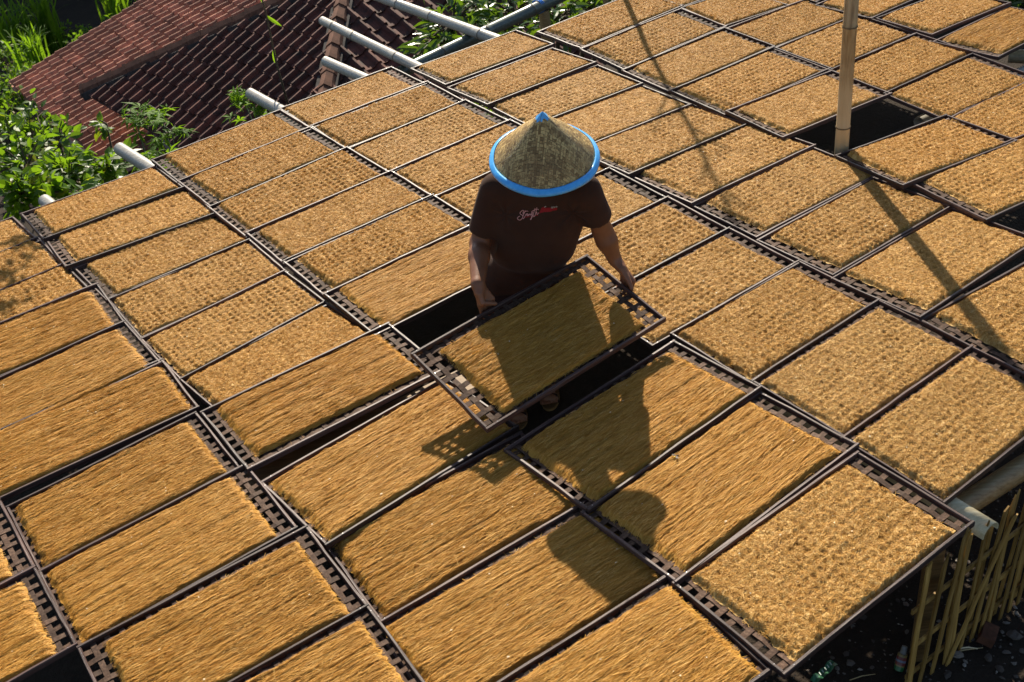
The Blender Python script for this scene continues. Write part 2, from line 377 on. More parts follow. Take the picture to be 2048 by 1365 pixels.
TRAYS = [
 (-2.3896, 3.0077, 0.5533, 0.0138, 0.0445, 0.6863, 0.0145, 0.0028, '0001', 's', 1, 0.0, 'cut-off tray in the lower corner with its mat ending short of the end rail'),
 (-2.1211, 2.5775, 0.561, 0.0139, 0.029, 0.7048, 0.0149, -0.0085, '1101', 's', 1, 0.0, 'combed tray in the lower corner directly behind a black gap'),
 (-3.0777, 5.5868, 0.6099, 0.0277, 0.0081, 0.6789, -0.0005, 0.027, '0000', 'd', 0, 0.4, 'dimpled tray at the leafy edge, speckled with leaf shade, farthest back of its row'),
 (-2.8448, 5.2628, 0.5799, 0.0277, -0.0155, 0.6877, -0.0004, -0.0162, '1000', 'd', 0, 0.4, 'dimpled tray, second from the back in the long row along the leafy side'),
 (-2.5959, 4.9033, 0.5982, 0.0277, -0.0089, 0.6878, -0.0004, -0.0201, '1000', 'd', 0, 0.4, 'dimpled tray, third from the back in the long row along the leafy side'),
 (-2.3747, 4.6296, 0.5124, 0.0138, 0.007, 0.6947, 0.0144, -0.0294, '1001', 's', 0, 0.05, 'combed tray, fourth from the back in the long row along the leafy side'),
 (-2.1282, 4.2175, 0.5676, 0.0138, -0.0068, 0.6944, 0.0142, -0.0239, '1001', 's', 0, 0.05, 'combed tray, fifth from the back in the long row along the leafy side'),
 (-1.9066, 3.8708, 0.5285, 0.0277, -0.0126, 0.6877, -0.0004, -0.0238, '1000', 's', 1, 0.05, 'combed tray, sixth from the back in the long row along the leafy side'),
 (-1.6213, 3.4278, 0.5492, -0.082, -0.0207, 0.6918, 0.0242, -0.0344, '1001', 's', 1, 0.05, 'combed tray, seventh from the back in the long row along the leafy side'),
 (-1.3715, 3.036, 0.5412, -0.054, 0.0008, 0.693, 0.0178, -0.0233, '1001', 's', 1, 0.05, 'combed tray, eighth from the back in the long row along the leafy side'),
 (-1.1069, 2.6178, 0.5247, -0.0283, 0.0312, 0.7012, 0.0009, -0.0389, '1011', 's', 1, 0.05, 'combed tray whose raised end rails overlap its neighbour at the lower edge'),
 (-0.9043, 2.217, 0.5022, 0.0137, -0.0651, 0.6931, 0.0137, -0.0208, '1001', 's', 1, 0.05, 'combed tray, tenth from the back in the long row along the leafy side'),
 (-2.2942, 6.0534, 0.5555, -0.061, 0.0179, 0.6931, -0.013, 0.0438, '0110', 'd', 0, 0.35, 'dimpled tray, first from the back in the row whose back end meets the leafy bush'),
 (-2.0507, 5.6834, 0.5158, -0.0396, 0.0076, 0.6933, -0.021, 0.0488, '0110', 'd', 0, 0.35, 'dimpled tray, second from the back in the row whose back end meets the leafy bush'),
 (-1.8014, 5.3164, 0.5933, -0.0793, 0.0302, 0.6838, -0.0282, 0.0158, '0010', 'd', 0, 0.5, 'dimpled tray, third from the back in the row whose back end meets the leafy bush'),
 (-1.5519, 4.932, 0.56, -0.1041, -0.0046, 0.6851, 0.0007, -0.0294, '1000', 'd', 0, 0.6, 'dimpled tray, fourth from the back in the row whose back end meets the leafy bush'),
 (-1.3104, 4.5487, 0.6033, -0.11, -0.0477, 0.684, 0.007, -0.0258, '1000', 'd', 0, 0.35, 'dimpled tray, fifth from the back in the row whose back end meets the leafy bush'),
 (-1.0695, 4.2066, 0.6525, -0.1087, -0.0905, 0.6833, 0.0042, -0.0122, '1000', 'd', 0, 0.35, 'dimpled tray, sixth from the back in the row whose back end meets the leafy bush'),
 (-0.834, 3.8608, 0.5481, 0.0516, 0.0429, 0.7133, -0.0018, -0.0105, '1111', 's', 1, 0.0, 'combed tray propped up just beside the lifted tray, a plank gap in front'),
 (-0.5392, 3.4118, 0.6286, 0.0347, 0.0438, 0.6894, -0.0192, -0.0041, '1000', 's', 1, 0.0, "combed tray carrying the lattice shadow of the lifted tray's corner"),
 (-0.2927, 3.0125, 0.5058, 0.0012, 0.0133, 0.6669, 0.032, -0.0496, '1001', 's', 1, 0.05, "combed tray crossed by the edge of the man's arm shadow, behind the hat shadow"),
 (-0.0829, 2.5871, 0.5172, 0.037, -0.0162, 0.6649, 0.0114, -0.056, '1000', 's', 1, 0, 'combed tray with the rounded hat shadow and a small dark hole in its mat'),
 (0.1351, 2.1444, 0.5198, 0.0277, 0.0469, 0.6891, 0.0002, -0.0409, '1000', 's', 1, 0.05, 'combed tray at the bottom edge beside the front corner tray'),
 (-1.5815, 6.5879, 0.5725, 0.0256, -0.0461, 0.7009, 0.0139, -0.0134, '1011', 'd', 0, 0.45, 'dimpled back-edge tray lying over the thick pole end beside the small bright plant'),
 (-1.3495, 6.2306, 0.5907, 0.0325, -0.0201, 0.7016, 0.0101, -0.0236, '1011', 'd', 0, 0.45, 'dimpled tray, second from the back in the row interrupted by the standing man'),
 (-1.0933, 5.8285, 0.596, 0.0536, 0.0199, 0.703, 0.0118, -0.0365, '1011', 'd', 0, 0.45, 'dimpled tray, third from the back in the row interrupted by the standing man'),
 (-0.8376, 5.4613, 0.5702, 0.0512, -0.0265, 0.702, 0.0044, -0.0132, '1011', 'd', 0, 0.45, 'dimpled tray, fourth from the back in the row interrupted by the standing man'),
 (-0.6052, 5.0998, 0.5604, 0.0494, -0.0423, 0.7016, 0.0045, -0.0156, '1011', 'd', 1, 0.45, 'dimpled tray, fifth from the back in the row interrupted by the standing man'),
 (-0.3697, 4.6829, 0.5709, 0.0058, 0.0471, 0.7122, 0.0034, -0.0209, '1111', 's', 1, 0.1, "combed tray beside the man's bare forearm, behind the dark opening"),
 (0.4434, 3.4029, 0.62, 0.0663, 0.0334, 0.7126, 0.0049, -0.0057, '1111', 's', 1, 0.0, "combed tray lying under the man's big body shadow"),
 (0.701, 3.009, 0.5988, 0.0758, 0.0342, 0.7021, 0.0015, 0.0227, '0111', 's', 1, 0.12, 'combed tray with a shadow blob on one corner and a wasp near its rail'),
 (0.9527, 2.5826, 0.5627, 0.0416, 0.0606, 0.704, 0.0101, -0.0104, '0111', 'd', 1, 0.75, 'dimpled tray at the front corner beside the slatted bamboo fence'),
 (-0.8341, 7.122, 0.5535, -0.0156, -0.0071, 0.6938, 0.0066, -0.0044, '1001', 'd', 0, 0.6, "dimpled tray, first from the back in the row passing just behind the man's hat"),
 (-0.5918, 6.7544, 0.5402, -0.0024, 0.0152, 0.6945, 0.0076, -0.0214, '1001', 'd', 0, 0.6, "dimpled tray, second from the back in the row passing just behind the man's hat"),
 (-0.335, 6.3463, 0.579, 0.0053, 0.0289, 0.6951, 0.006, -0.0224, '1001', 'd', 0, 0.6, "dimpled tray, third from the back in the row passing just behind the man's hat"),
 (-0.0766, 5.9649, 0.561, -0.0193, 0.0027, 0.6938, 0.0104, -0.0217, '1001', 'd', 0, 0.6, "dimpled tray, fourth from the back in the row passing just behind the man's hat"),
 (0.177, 5.5685, 0.5691, -0.0026, 0.0218, 0.6878, -0.0025, -0.0316, '1000', 'd', 0, 0.6, "dimpled tray, fifth from the back in the row passing just behind the man's hat"),
 (0.4075, 5.1255, 0.559, 0.0138, 0.0321, 0.6952, 0.0147, -0.0372, '1001', 'd', 0, 0.6, "dimpled tray, sixth from the back in the row passing just behind the man's hat"),
 (0.6434, 4.7272, 0.5358, 0.0138, 0.0043, 0.6946, 0.0144, -0.0301, '1001', 'd', 1, 0.75, "dimpled tray, seventh from the back in the row passing just behind the man's hat"),
 (0.8766, 4.3328, 0.5433, 0.0138, -0.0117, 0.6942, 0.0142, -0.0263, '1001', 'd', 1, 0.8, "dimpled tray, eighth from the back in the row passing just behind the man's hat"),
 (1.1677, 3.9761, 0.5609, -0.0871, 0.0214, 0.6929, 0.0043, -0.0196, '1001', 'd', 1, 0.85, "dimpled tray, ninth from the back in the row passing just behind the man's hat"),
 (1.4185, 3.5759, 0.5781, -0.1005, 0.0198, 0.6925, 0.0033, -0.0329, '1001', 'd', 1, 0.95, "dimpled tray, tenth from the back in the row passing just behind the man's hat"),
 (1.6463, 3.1571, 0.565, -0.1097, -0.0163, 0.701, 0.017, -0.0414, '1101', 'd', 1, 1.0, 'dimpled tray above the horizontal bamboo beam at the fence side'),
 (0.0626, 7.5241, 0.5412, 0.0143, -0.0098, 0.6945, 0.0013, 0.0165, '0110', 'd', 0, 0.7, 'dimpled tray, first from the back in the row crossed by the thin forked shadow'),
 (0.3039, 7.0943, 0.5591, 0.0011, 0.0167, 0.6946, -0.0091, 0.0333, '0110', 'd', 0, 0.7, 'dimpled tray, second from the back in the row crossed by the thin forked shadow'),
 (0.5515, 6.6958, 0.5031, -0.0249, 0.0344, 0.6876, -0.0006, 0.0218, '0100', 'd', 0, 0.7, 'dimpled tray, third from the back in the row crossed by the thin forked shadow'),
 (0.7535, 6.2642, 0.4994, 0.0277, 0.0306, 0.6887, 0.0, 0.0325, '0100', 'd', 0, 0.7, 'dimpled tray, fourth from the back in the row crossed by the thin forked shadow'),
 (1.0228, 5.8837, 0.5344, 0.004, 0.045, 0.6952, -0.02, 0.0466, '0110', 'd', 0, 0.7, 'dimpled tray, fifth from the back in the row crossed by the thin forked shadow'),
 (1.2892, 5.4985, 0.5439, 0.0351, 0.0627, 0.6966, -0.0124, 0.0314, '0110', 'd', 0, 0.7, 'dimpled tray, sixth from the back in the row crossed by the thin forked shadow'),
 (1.5268, 5.0855, 0.5468, 0.0115, -0.0214, 0.6942, -0.0037, -0.0067, '0110', 'd', 0, 0.7, 'dimpled tray where the upright pole shadow begins, beside the dark opening'),
 (1.7476, 4.6659, 0.5688, -0.0182, 0.007, 0.6941, -0.0091, 0.0055, '0110', 'd', 1, 0.85, 'dimpled tray, eighth from the back in the row crossed by the thin forked shadow'),
 (1.9942, 4.2616, 0.5787, -0.0002, 0.0249, 0.6948, -0.011, 0.019, '0110', 'd', 1, 0.7, 'dimpled tray where the upright pole shadow leaves the picture'),
 (2.2654, 3.8112, 0.5022, 0.0139, 0.0877, 0.6874, -0.015, -0.009, '0010', 'd', 1, 0.7, 'dimpled tray, tenth from the back in the row crossed by the thin forked shadow'),
 (1.0311, 7.9338, 0.5834, 0.1061, 0.0556, 0.6892, 0.0069, -0.0181, '0010', 'd', 0, 0.5, 'dimpled tray, first from the back in the row with the upright bamboo pole'),
 (1.2558, 7.4177, 0.5398, 0.0429, -0.0027, 0.7021, 0.0164, -0.0554, '1011', 'd', 0, 0.5, 'dimpled tray, second from the back in the row with the upright bamboo pole'),
 (1.4682, 6.9555, 0.5439, 0.0364, -0.0017, 0.702, 0.0099, -0.0397, '1011', 'd', 0, 0.5, 'dimpled tray, third from the back in the row with the upright bamboo pole'),
 (1.7001, 6.5094, 0.5379, 0.019, 0.0513, 0.7029, -0.002, -0.0338, '1011', 'd', 0, 0.5, 'dimpled tray, fourth from the back in the row with the upright bamboo pole'),
 (1.9307, 6.0517, 0.476, -0.0473, 0.0436, 0.7108, -0.0099, -0.0088, '1111', 'd', 0, 0.5, 'dimpled tray behind the upright pole, overhanging the dark opening'),
 (2.3407, 5.2992, 0.4342, -0.0822, 0.0557, 0.7104, -0.0271, 0.0358, '1111', 'd', 0, 0.5, 'dimpled tray in front of the dark opening, touching the upright pole foot'),
 (2.6379, 4.9281, 0.4484, 0.0139, 0.0447, 0.7053, -0.0151, -0.0202, '1110', 'd', 0, 0.5, 'dimpled tray, seventh from the back in the row with the upright bamboo pole'),
 (2.0202, 7.9137, 0.4557, -0.1171, 0.0645, 0.6772, -0.013, -0.0252, '0000', 'd', 0, 0.55, 'dimpled tray, first from the back in the row beyond the upright bamboo pole'),
 (2.2039, 7.3867, 0.5013, -0.1374, 0.0138, 0.6917, -0.0037, -0.0348, '1001', 'd', 0, 0.55, 'dimpled tray, second from the back in the row beyond the upright bamboo pole'),
 (2.4298, 6.9288, 0.5308, -0.1018, 0.0656, 0.6937, -0.0025, -0.0341, '1001', 'd', 0, 0.55, 'dimpled tray, third from the back in the row beyond the upright bamboo pole'),
 (2.6482, 6.4912, 0.5095, -0.1006, -0.025, 0.6915, 0.0039, -0.0357, '1001', 'd', 0, 0.55, 'dimpled tray, fourth from the back in the row beyond the upright bamboo pole'),
 (2.8369, 6.0457, 0.5069, -0.1175, -0.0049, 0.6914, 0.0054, -0.0578, '1001', 'd', 0, 0.55, 'dimpled tray, fifth from the back in the row beyond the upright bamboo pole'),
 (3.0396, 5.663, 0.5808, -0.1096, 0.0091, 0.6761, -0.0134, 0.0029, '0000', 'd', 0, 0.55, 'dimpled tray, sixth from the back in the row beyond the upright bamboo pole'),
 (2.8454, 7.6171, 0.6187, -0.2624, 0.0057, 0.6898, -0.0381, -0.0059, '0110', 'd', 0, 0.35, 'dimpled tray, first from the back in the short row at the top corner'),
 (3.1942, 7.209, 0.5034, -0.1276, 0.008, 0.6988, -0.0098, 0.0047, '0111', 'd', 0, 0.35, 'dimpled tray, second from the back in the short row at the top corner'),
 (3.4067, 6.754, 0.5803, -0.0723, -0.0004, 0.6926, -0.0209, 0.019, '0110', 's', 0, 0.35, 'combed tray with a bare lattice margin above a bamboo beam at the top corner'),
]
# ------------------------------------------------------------------ tobacco trays
def bowed_rail(name, length, w, h, seed, butt=0):
    r = np.random.default_rng(seed); mb = MB(); n = 7
    prof = [(-.5, -1), (.5, -1), (.5, -.18), (.30, 0), (-.30, 0), (-.5, -.18)]
    by = np.cumsum(r.normal(0, .0014, n)); by -= np.linspace(by[0], by[-1], n); bz = np.cumsum(r.normal(0, .0009, n)); bz -= np.linspace(bz[0], bz[-1], n)
    vs = []
    for i in range(n):
        x = -length / 2 + length * i / (n - 1); ww = w * (1 + r.normal(0, .07))
        vs += [(x, p * ww + by[i], q * h + bz[i]) for p, q in prof]
    fs = [(i * 6 + k, i * 6 + (k + 1) % 6, (i + 1) * 6 + (k + 1) % 6, (i + 1) * 6 + k) for i in range(n - 1) for k in range(6)]
    fs += [(5, 4, 3, 2, 1, 0), tuple((n - 1) * 6 + k for k in range(6))]
    mb.add(vs, [f[::-1] for f in fs])
    for x in (-.46, .45):
        x = x * length + r.normal(0, .01); s = .0010
        mb.add([(x - s, -s, .0012), (x + s, -s, .0012), (x + s, s, .0012), (x - s, s, .0012)], [(0, 1, 2, 3)], 1)
    return mb.mesh(name, [M['rail'], M['nail']])

def wavy_slat(name, length, w, phase, cross):
    mb = MB(); k = int(length / .05); n = k * 2 + 1; t = .0022; vs = []
    for i in range(n):
        x = -length / 2 + length * i / (n - 1); z = .0026 * math.cos(math.pi * (x / .05) + phase)
        for y, dz in ((-w / 2, 0), (w / 2, 0), (w / 2, -t), (-w / 2, -t)):
            vs.append((x, y, z + dz))
    fs = [(i * 4 + a, (i + 1) * 4 + a, (i + 1) * 4 + (a + 1) % 4, i * 4 + (a + 1) % 4) for i in range(n - 1) for a in range(4)]
    fs = [f[::-1] for f in fs]
    mb.add(vs, fs)
    return mb.mesh(name, M['slat'])

AMP = (1.0, 1.25, .8, 1.1, .45, .95, .7)
def fluff(seed, kind):
    """a mat of shredded tobacco: lumpy sheet with loose shreds lying on and sticking out of it"""
    r = np.random.default_rng(seed)
    LX, LY = .74, .40
    nx, ny = (96, 130) if kind == 's' else (150, 84)
    u = np.linspace(-1, 1, nx); v = np.linspace(-1, 1, ny); U, V = np.meshgrid(u, v)
    def height(X, Y):
        dx = LX / 2 - np.abs(X) + vnoise(Y * 28, X * 3, seed + 5) * .010 - .004
        dy = LY / 2 - np.abs(Y) + vnoise(X * 24, Y * 3, seed + 9) * .006 - .003
        e = np.clip(np.minimum(dx / .018, dy / .010), 0, 1); e = 1 - (1 - e) ** 2.2
        if kind == 's':
            yw = Y + vnoise(X * 3.0, Y * 9, seed + 40) * .005
            h = .0155 + vnoise(X * 3.0, yw * 120, seed) * .0015 + vnoise(X * 8, yw * 260, seed + 1) * .0013 + vnoise(X * 9, Y * 14, seed + 2) * .0030
            g = vnoise(X * 2.6, yw * 75, seed + 3); h -= .0085 * np.clip(g - .36, 0, 1)
        else:
            px = X / .0335 + vnoise(X * 12, Y * 12, seed + 20) * .26; py = Y / .036 + vnoise(X * 12, Y * 12, seed + 21) * .22
            c = (.5 + .5 * np.cos(2 * math.pi * px)) * (.5 + .5 * np.cos(2 * math.pi * py))
            a = 1 + .8 * vnoise(X * 17, Y * 17, seed + 24)
            h = .0165 - .0072 * AMP[seed % 7] * np.clip(a, .25, 1.7) * c ** 1.3 + vnoise(X * 70, Y * 120, seed) * .0020 + vnoise(X * 150, Y * 190, seed + 1) * .0014 + vnoise(X * 8, Y * 11, seed + 2) * .0026
        return e * h
    X = U * LX / 2 + vnoise(V * 11, U * 2, seed + 7) * .007 * (np.abs(U) > .92); Y = V * LY / 2 + vnoise(U * 16, V * 2, seed + 8) * .004 * (np.abs(V) > .92)
    Zh = height(X, Y)
    vs = np.stack([X.ravel(), Y.ravel(), Zh.ravel()], 1)
    fs = [(j * nx + i, j * nx + i + 1, (j + 1) * nx + i + 1, (j + 1) * nx + i) for j in range(ny - 1) for i in range(nx - 1)]
    base_n = len(fs)
    # loose shreds: three-point ribbons
    ns = 17000 if kind == 's' else 17000
    sx = r.uniform(-1, 1, ns); sy = r.uniform(-LY / 2, LY / 2, ns)
    if kind == 's': an = r.normal(0, .075, ns) + (r.random(ns) < .09) * r.normal(0, .7, ns); ln = r.uniform(.020, .065, ns); cu = r.normal(0, .16, ns)
    else: an = r.normal(0, .9, ns); ln = r.uniform(.010, .034, ns); cu = r.normal(0, .9, ns)
    sx = sx * (LX / 2 + .004 - ln * .42 * np.abs(np.cos(an)))
    wd = r.uniform(.00032, .00070, ns) * (1.2 if kind == 'd' else 1); lift = np.abs(r.normal(.0010, .0013, ns)); P = []
    ex = r.random(ns) < .05; lift = np.where(ex, lift + r.uniform(.002, .006, ns), lift)
    for s_, k in ((-.5, -1), (0, 0), (.5, 1)):
        a = an + cu * k; x = sx + np.cos(a) * ln * s_; y = sy + np.sin(a) * ln * s_
        z = height(np.clip(x, -LX / 2 - .01, LX / 2 + .01), np.clip(y, -LY / 2 - .01, LY / 2 + .01)) + lift + (k == 0) * np.abs(r.normal(0, .0012, ns)) + .0003
        P.append((x, y, z, a))
    tw = r.normal(0, .5, ns)
    vl = []
    for x, y, z, a in P:
        ox = -np.sin(a) * wd * np.cos(tw); oy = np.cos(a) * wd * np.cos(tw); oz = wd * np.sin(tw)
        vl += [np.stack([x + ox, y + oy, z + oz], 1), np.stack([x - ox, y - oy, z - oz], 1)]
    sv = np.stack(vl, 1).reshape(-1, 3)                 # ns*6
    o = len(vs); b = o + np.arange(ns) * 6
    q = np.concatenate([np.stack([b, b + 1, b + 3, b + 2], 1), np.stack([b + 2, b + 3, b + 5, b + 4], 1)])
    allv = np.concatenate([vs, sv]); allf = fs + [tuple(t) for t in q.tolist()]
    nb = len(allf)
    # pale chips
    cv = []; cf = []
    for i in range(9):
        x, y = r.uniform(-.33, .33), r.uniform(-.17, .17); s = r.uniform(.002, .0055); a = r.uniform(0, 6)
        z = float(height(np.array([x]), np.array([y]))[0]) + .004; k = len(allv) + len(cv)
        for t in (0, 1.4, 3.1, 4.4): cv.append((x + s * r.uniform(.4, 1.2) * math.cos(a + t), y + s * r.uniform(.4, 1.2) * math.sin(a + t), z + r.uniform(0, .003)))
        cf.append((k, k + 1, k + 2, k + 3))
    allv = np.concatenate([allv, np.array(cv)]); allf += cf
    me = bpy.data.meshes.new('tobacco_layer'); me.from_pydata(allv.tolist(), [], allf)
    me.materials.append(M['tobacco']); me.materials.append(M['chip'])
    me.polygons.foreach_set('material_index', [0] * nb + [1] * len(cf))
    me.polygons.foreach_set('use_smooth', [True] * base_n + [False] * (len(allf) - base_n))
    me.update(); return me

RW, RH = .0130, .0225
LONG = [bowed_rail('rail', TL, RW, RH, 50 + i) for i in range(5)]
SHORT = [bowed_rail('rail', TW - 2 * RW - .001, RW * .95, RH * .93, 70 + i) for i in range(5)]
XS = [wavy_slat('slat', TW - .012, .0205, p, True) for p in (0, math.pi)]
LS = [wavy_slat('slat', TL - .012, .0215, p, False) for p in (math.pi, 0)]
FLUFF = {k: [fluff(70 * (k == 's') + 8 * i, k) for i in range(7)] for k in 'sd'}
SLATS = [(XS[i % 2], ((i - 8) * .05, 0, -.0150), (0, 0, math.pi / 2)) for i in range(17)] + [(LS[i % 2], (0, (i - 4) * .05, -.0150), (0, 0, 0)) for i in range(9)]

def weave_mesh():
    mb = MB()
    for me, loc, rot in SLATS:
        c, s = math.cos(rot[2]), math.sin(rot[2])
        mb.add([(c * v.co.x - s * v.co.y + loc[0], s * v.co.x + c * v.co.y + loc[1], v.co.z + loc[2]) for v in me.vertices], [tuple(p.vertices) for p in me.polygons])
    return mb.mesh('slat_weave', M['slat'])
WEAVE = weave_mesh()

def make_tray(label, near, group='tobacco drying trays on the rack'):
    """one tray; the loop below copies these parts"""
    t = thing('drying_tray', label, 'tray', (0, 0, 0), group)
    for s in (1, -1):
        link('rail', rnd.choice(LONG), t, (0, s * (TW - RW) / 2, rnd.uniform(-.001, .001)), (0, 0, math.pi * rnd.randint(0, 1)))
        link('rail', rnd.choice(SHORT), t, (s * (TL - RW) / 2, 0, -.0015), (0, 0, math.pi / 2 + math.pi * rnd.randint(0, 1)))
    if near:
        for me, loc, rot in SLATS:
            link('slat', me, t, (loc[0] + rnd.uniform(-.004, .004) * (rot[2] != 0), loc[1] + rnd.uniform(-.004, .004) * (rot[2] == 0), loc[2]), (0, 0, rot[2] + rnd.gauss(0, .008)))
    else:
        w = link('slat_weave', WEAVE, t); w['kind'] = 'stuff'
    return t

def fill_tray(t, kind, k, far, nearf, left, right, dry):
    ml = rnd.uniform(.052, .088) if left else .028; mr = rnd.uniform(.052, .088) if right else .028
    mf = rnd.uniform(.026, .042) if far else .022; mn = rnd.uniform(.018, .026) if nearf else .020
    if 'propped' in t['label']: mn = .056
    lx = TL - ml - mr; ly = TW - mf - mn
    o = link('tobacco_layer', FLUFF[kind][k % 7], t, ((ml - mr) / 2, (mn - mf) / 2, -.0135), (rnd.gauss(0, .004), rnd.gauss(0, .004), math.pi * rnd.randint(0, 1) + rnd.gauss(0, .008)), (lx / .74, ly / .40, 1.0 + rnd.uniform(-.1, .2)))
    o['dryness'] = float(min(1, max(0, dry + rnd.uniform(-.12, .12))))
    return o

def set_tray(t, x, y, th, dl, dw, z, ta, tb):
    a = np.array([math.cos(th), math.sin(th), ta]); b = np.array([math.sin(th), -math.cos(th), tb])
    X = a / np.linalg.norm(a); Yv = -b; Yv = Yv - X * (Yv @ X); Yv /= np.linalg.norm(Yv); Zv = np.cross(X, Yv)
    sx, sy = 1 + dl, 1 + dw
    frame(t, X * sx, Yv * sy, Zv, (x, y, z))

TRAYROOT = []
for i, (x, y, th, dl, dw, z, ta, tb, flags, kind, near, dry, label) in enumerate(TRAYS):
    t = make_tray(label, near)
    F_, N_, L_, R_ = [int(c) for c in flags]
    fill_tray(t, kind, (i * 3 + i // 7) % 7, F_, N_, L_, R_, dry)
    set_tray(t, x, y, th, dl, dw, z, ta, tb)
    TRAYROOT.append(t)

# trays of the same rows running on past the top of the view
for (x, y, lab) in ((1.79, 8.40, 'dimpled tray just past the top edge in the row beyond the upright pole'), (2.61, 8.08, 'dimpled tray just past the top edge in the short corner row'), (2.37, 8.54, 'dimpled tray, second past the top edge in the short corner row'), (3.62, 7.62, 'dimpled tray just past the top corner, outermost row'), (3.40, 8.10, 'dimpled tray, second past the top corner, outermost row')):
    t = make_tray(lab, 0); fill_tray(t, 'd', rnd.randint(0, 4), 0, 0, 0, 0, .5); set_tray(t, x, y, .53, 0, 0, RZ, 0, 0)

# the tray in the man's hands
HELD = np.array([[-0.4194, 3.7294, 0.9394], [0.3859, 4.2743, 0.964], [0.6644, 3.8682, 0.8422], [-0.1409, 3.3234, 0.8175]])   # far left, far right, near right, near left
t = make_tray('combed tray lifted and tilted in the hands of the man', 1)
fill_tray(t, 's', 2, 1, 1, 1, 1, .0)
for ch in t.children:
    if ch.name.startswith('tobacco'): ch.location = (.004, -.012, -.0135); ch.scale = ((TL - .185) / .74, (TW - .085) / .40, 1.1); ch.rotation_euler = (0, 0, 0)
hX = HELD[1] - HELD[0]; hY = HELD[0] - HELD[3]; hX = hX / np.linalg.norm(hX); hY = hY - hX * (hY @ hX); hY /= np.linalg.norm(hY); hZ = np.cross(hX, hY)
HS = 1.0764
frame(t, hX * HS, hY * HS, hZ * HS, HELD.mean(0))

# ------------------------------------------------------------------ bamboo rack under the trays, poles, rope
def culm(name, p0, p1, r0, r1, mat, nodes, label, cat='pole', hollow=True, nseg=14, group=None, bend=0.0):
    p0 = np.asarray(p0, float); p1 = np.asarray(p1, float); d = p1 - p0; L = np.linalg.norm(d); d /= L
    o = thing(name, label, cat, p0, group)
    side = np.cross(d, [0, 0, 1.0]); side = side / np.linalg.norm(side) if np.linalg.norm(side) > 1e-3 else np.array([1.0, 0, 0])
    ts = sorted(set(np.linspace(0, 1, 9).tolist() + [k + e for k in nodes for e in (-.012 / L, 0, .012 / L) if 0 < k + e < 1]))
    def P(tt): return d * L * tt + side * bend * math.sin(math.pi * tt)
    def Rr(tt): return r0 + (r1 - r0) * tt
    pts = [P(tt) for tt in ts]; rad = [Rr(tt) * (1.09 if any(abs(tt - k) < 1e-6 for k in nodes) else 1.0) for tt in ts]
    mb = MB(); mb.tube(pts, rad, nseg, False)
    for end, sg in ((0, -1), (1, 1)):              # cut hollow ends
        c = P(end); R_ = Rr(end)
        inner = MB(); ax = d
        x = np.cross([0.3, .2, 1.0], ax); x /= np.linalg.norm(x); y = np.cross(ax, x)
        ring = lambda rr, off: [c + ax * off + rr * (math.cos(2 * math.pi * k / nseg) * x + math.sin(2 * math.pi * k / nseg) * y) for k in range(nseg)]
        vs = ring(R_ * .99, sg * .0005) + ring(R_ * .76, sg * .0005) + ring(R_ * .74, -sg * .05)
        fs = [(k, (k + 1) % nseg, nseg + (k + 1) % nseg, nseg + k) for k in range(nseg)] + [(nseg + k, nseg + (k + 1) % nseg, 2 * nseg + (k + 1) % nseg, 2 * nseg + k) for k in range(nseg)] + [tuple(range(2 * nseg, 3 * nseg))]
        mb.add(vs, fs)
    cul = mb.obj('culm', mat, o, smooth=True); cul.data.polygons.foreach_set('use_smooth', [len(f) == 4 for f in mb.f])
    # material grain runs along the object's x axis: meshes are in world axes, so rotate object instead
    for k in nodes:
        nb = MB(); c = P(k); nb.tube([c - d * .004, c + d * .004], Rr(k) * 1.10, nseg, False)
        nb.obj('node_ring', M['node'], cul, smooth=True)
    return o

Au = np.array([math.cos(.53), math.sin(.53), 0]); Bu = np.array([math.sin(.53), -math.cos(.53), 0])
G_POLE = 'bamboo poles carrying the trays'
def lay(px, z, q, qz, L): 
    p0 = at(*px, z); p1 = at(*q, qz); d = (p1 - p0) / np.linalg.norm(p1 - p0); return p0, p0 + d * min(L, 2.9)
for (px, q, z, r0, L, mat, nodes, lab) in [
    ((90, 402), (108, 417), .56, .042, 4.2, 'bamboo_grey', (.3, .6), 'pale pole end half hidden by the leaves at the rack edge'),
    ((240, 298), (302, 338), .56, .044, 4.6, 'bamboo_grey', (.28, .55, .8), 'stubby grey pole end among the leafy bush'),
    ((501, 188), (562, 222), .56, .042, 5.0, 'bamboo_grey', (.25, .5, .75), 'grey pole end beside the small bright plant'),
    ((651, 123), (730, 158), .56, .038, 5.4, 'bamboo_grey', (.3, .52, .75), 'shorter pole end in front of the roof ridge caps'),
    ((645, 42), (840, 137), .56, .036, 6.2, 'bamboo_grey', (.07, .19, .42, .6, .8), 'long slim pole reaching out over the roof ridge caps'),
    ((742, -11), (985, 77), .56, .040, 6.4, 'bamboo_grey', (.05, .15, .32, .55, .78), 'longest pole running out of view above the big green tree')]:
    p0, p1 = lay(px, z, q, z, L)
    culm('bamboo_pole', p0, p1, r0, r0 * 1.1, M[mat], nodes, lab, 'pole', group=G_POLE)
p0 = at(800, 146, .475); p1 = at(1108, 0, .475); d = (p1 - p0) / np.linalg.norm(p1 - p0)
beam = culm('bamboo_beam', p0, p0 + d * 1.95, .047, .05, M['bamboo_green'], (.22, .47, .74), 'dark green bamboo beam crossing beneath the pole ends', 'pole')
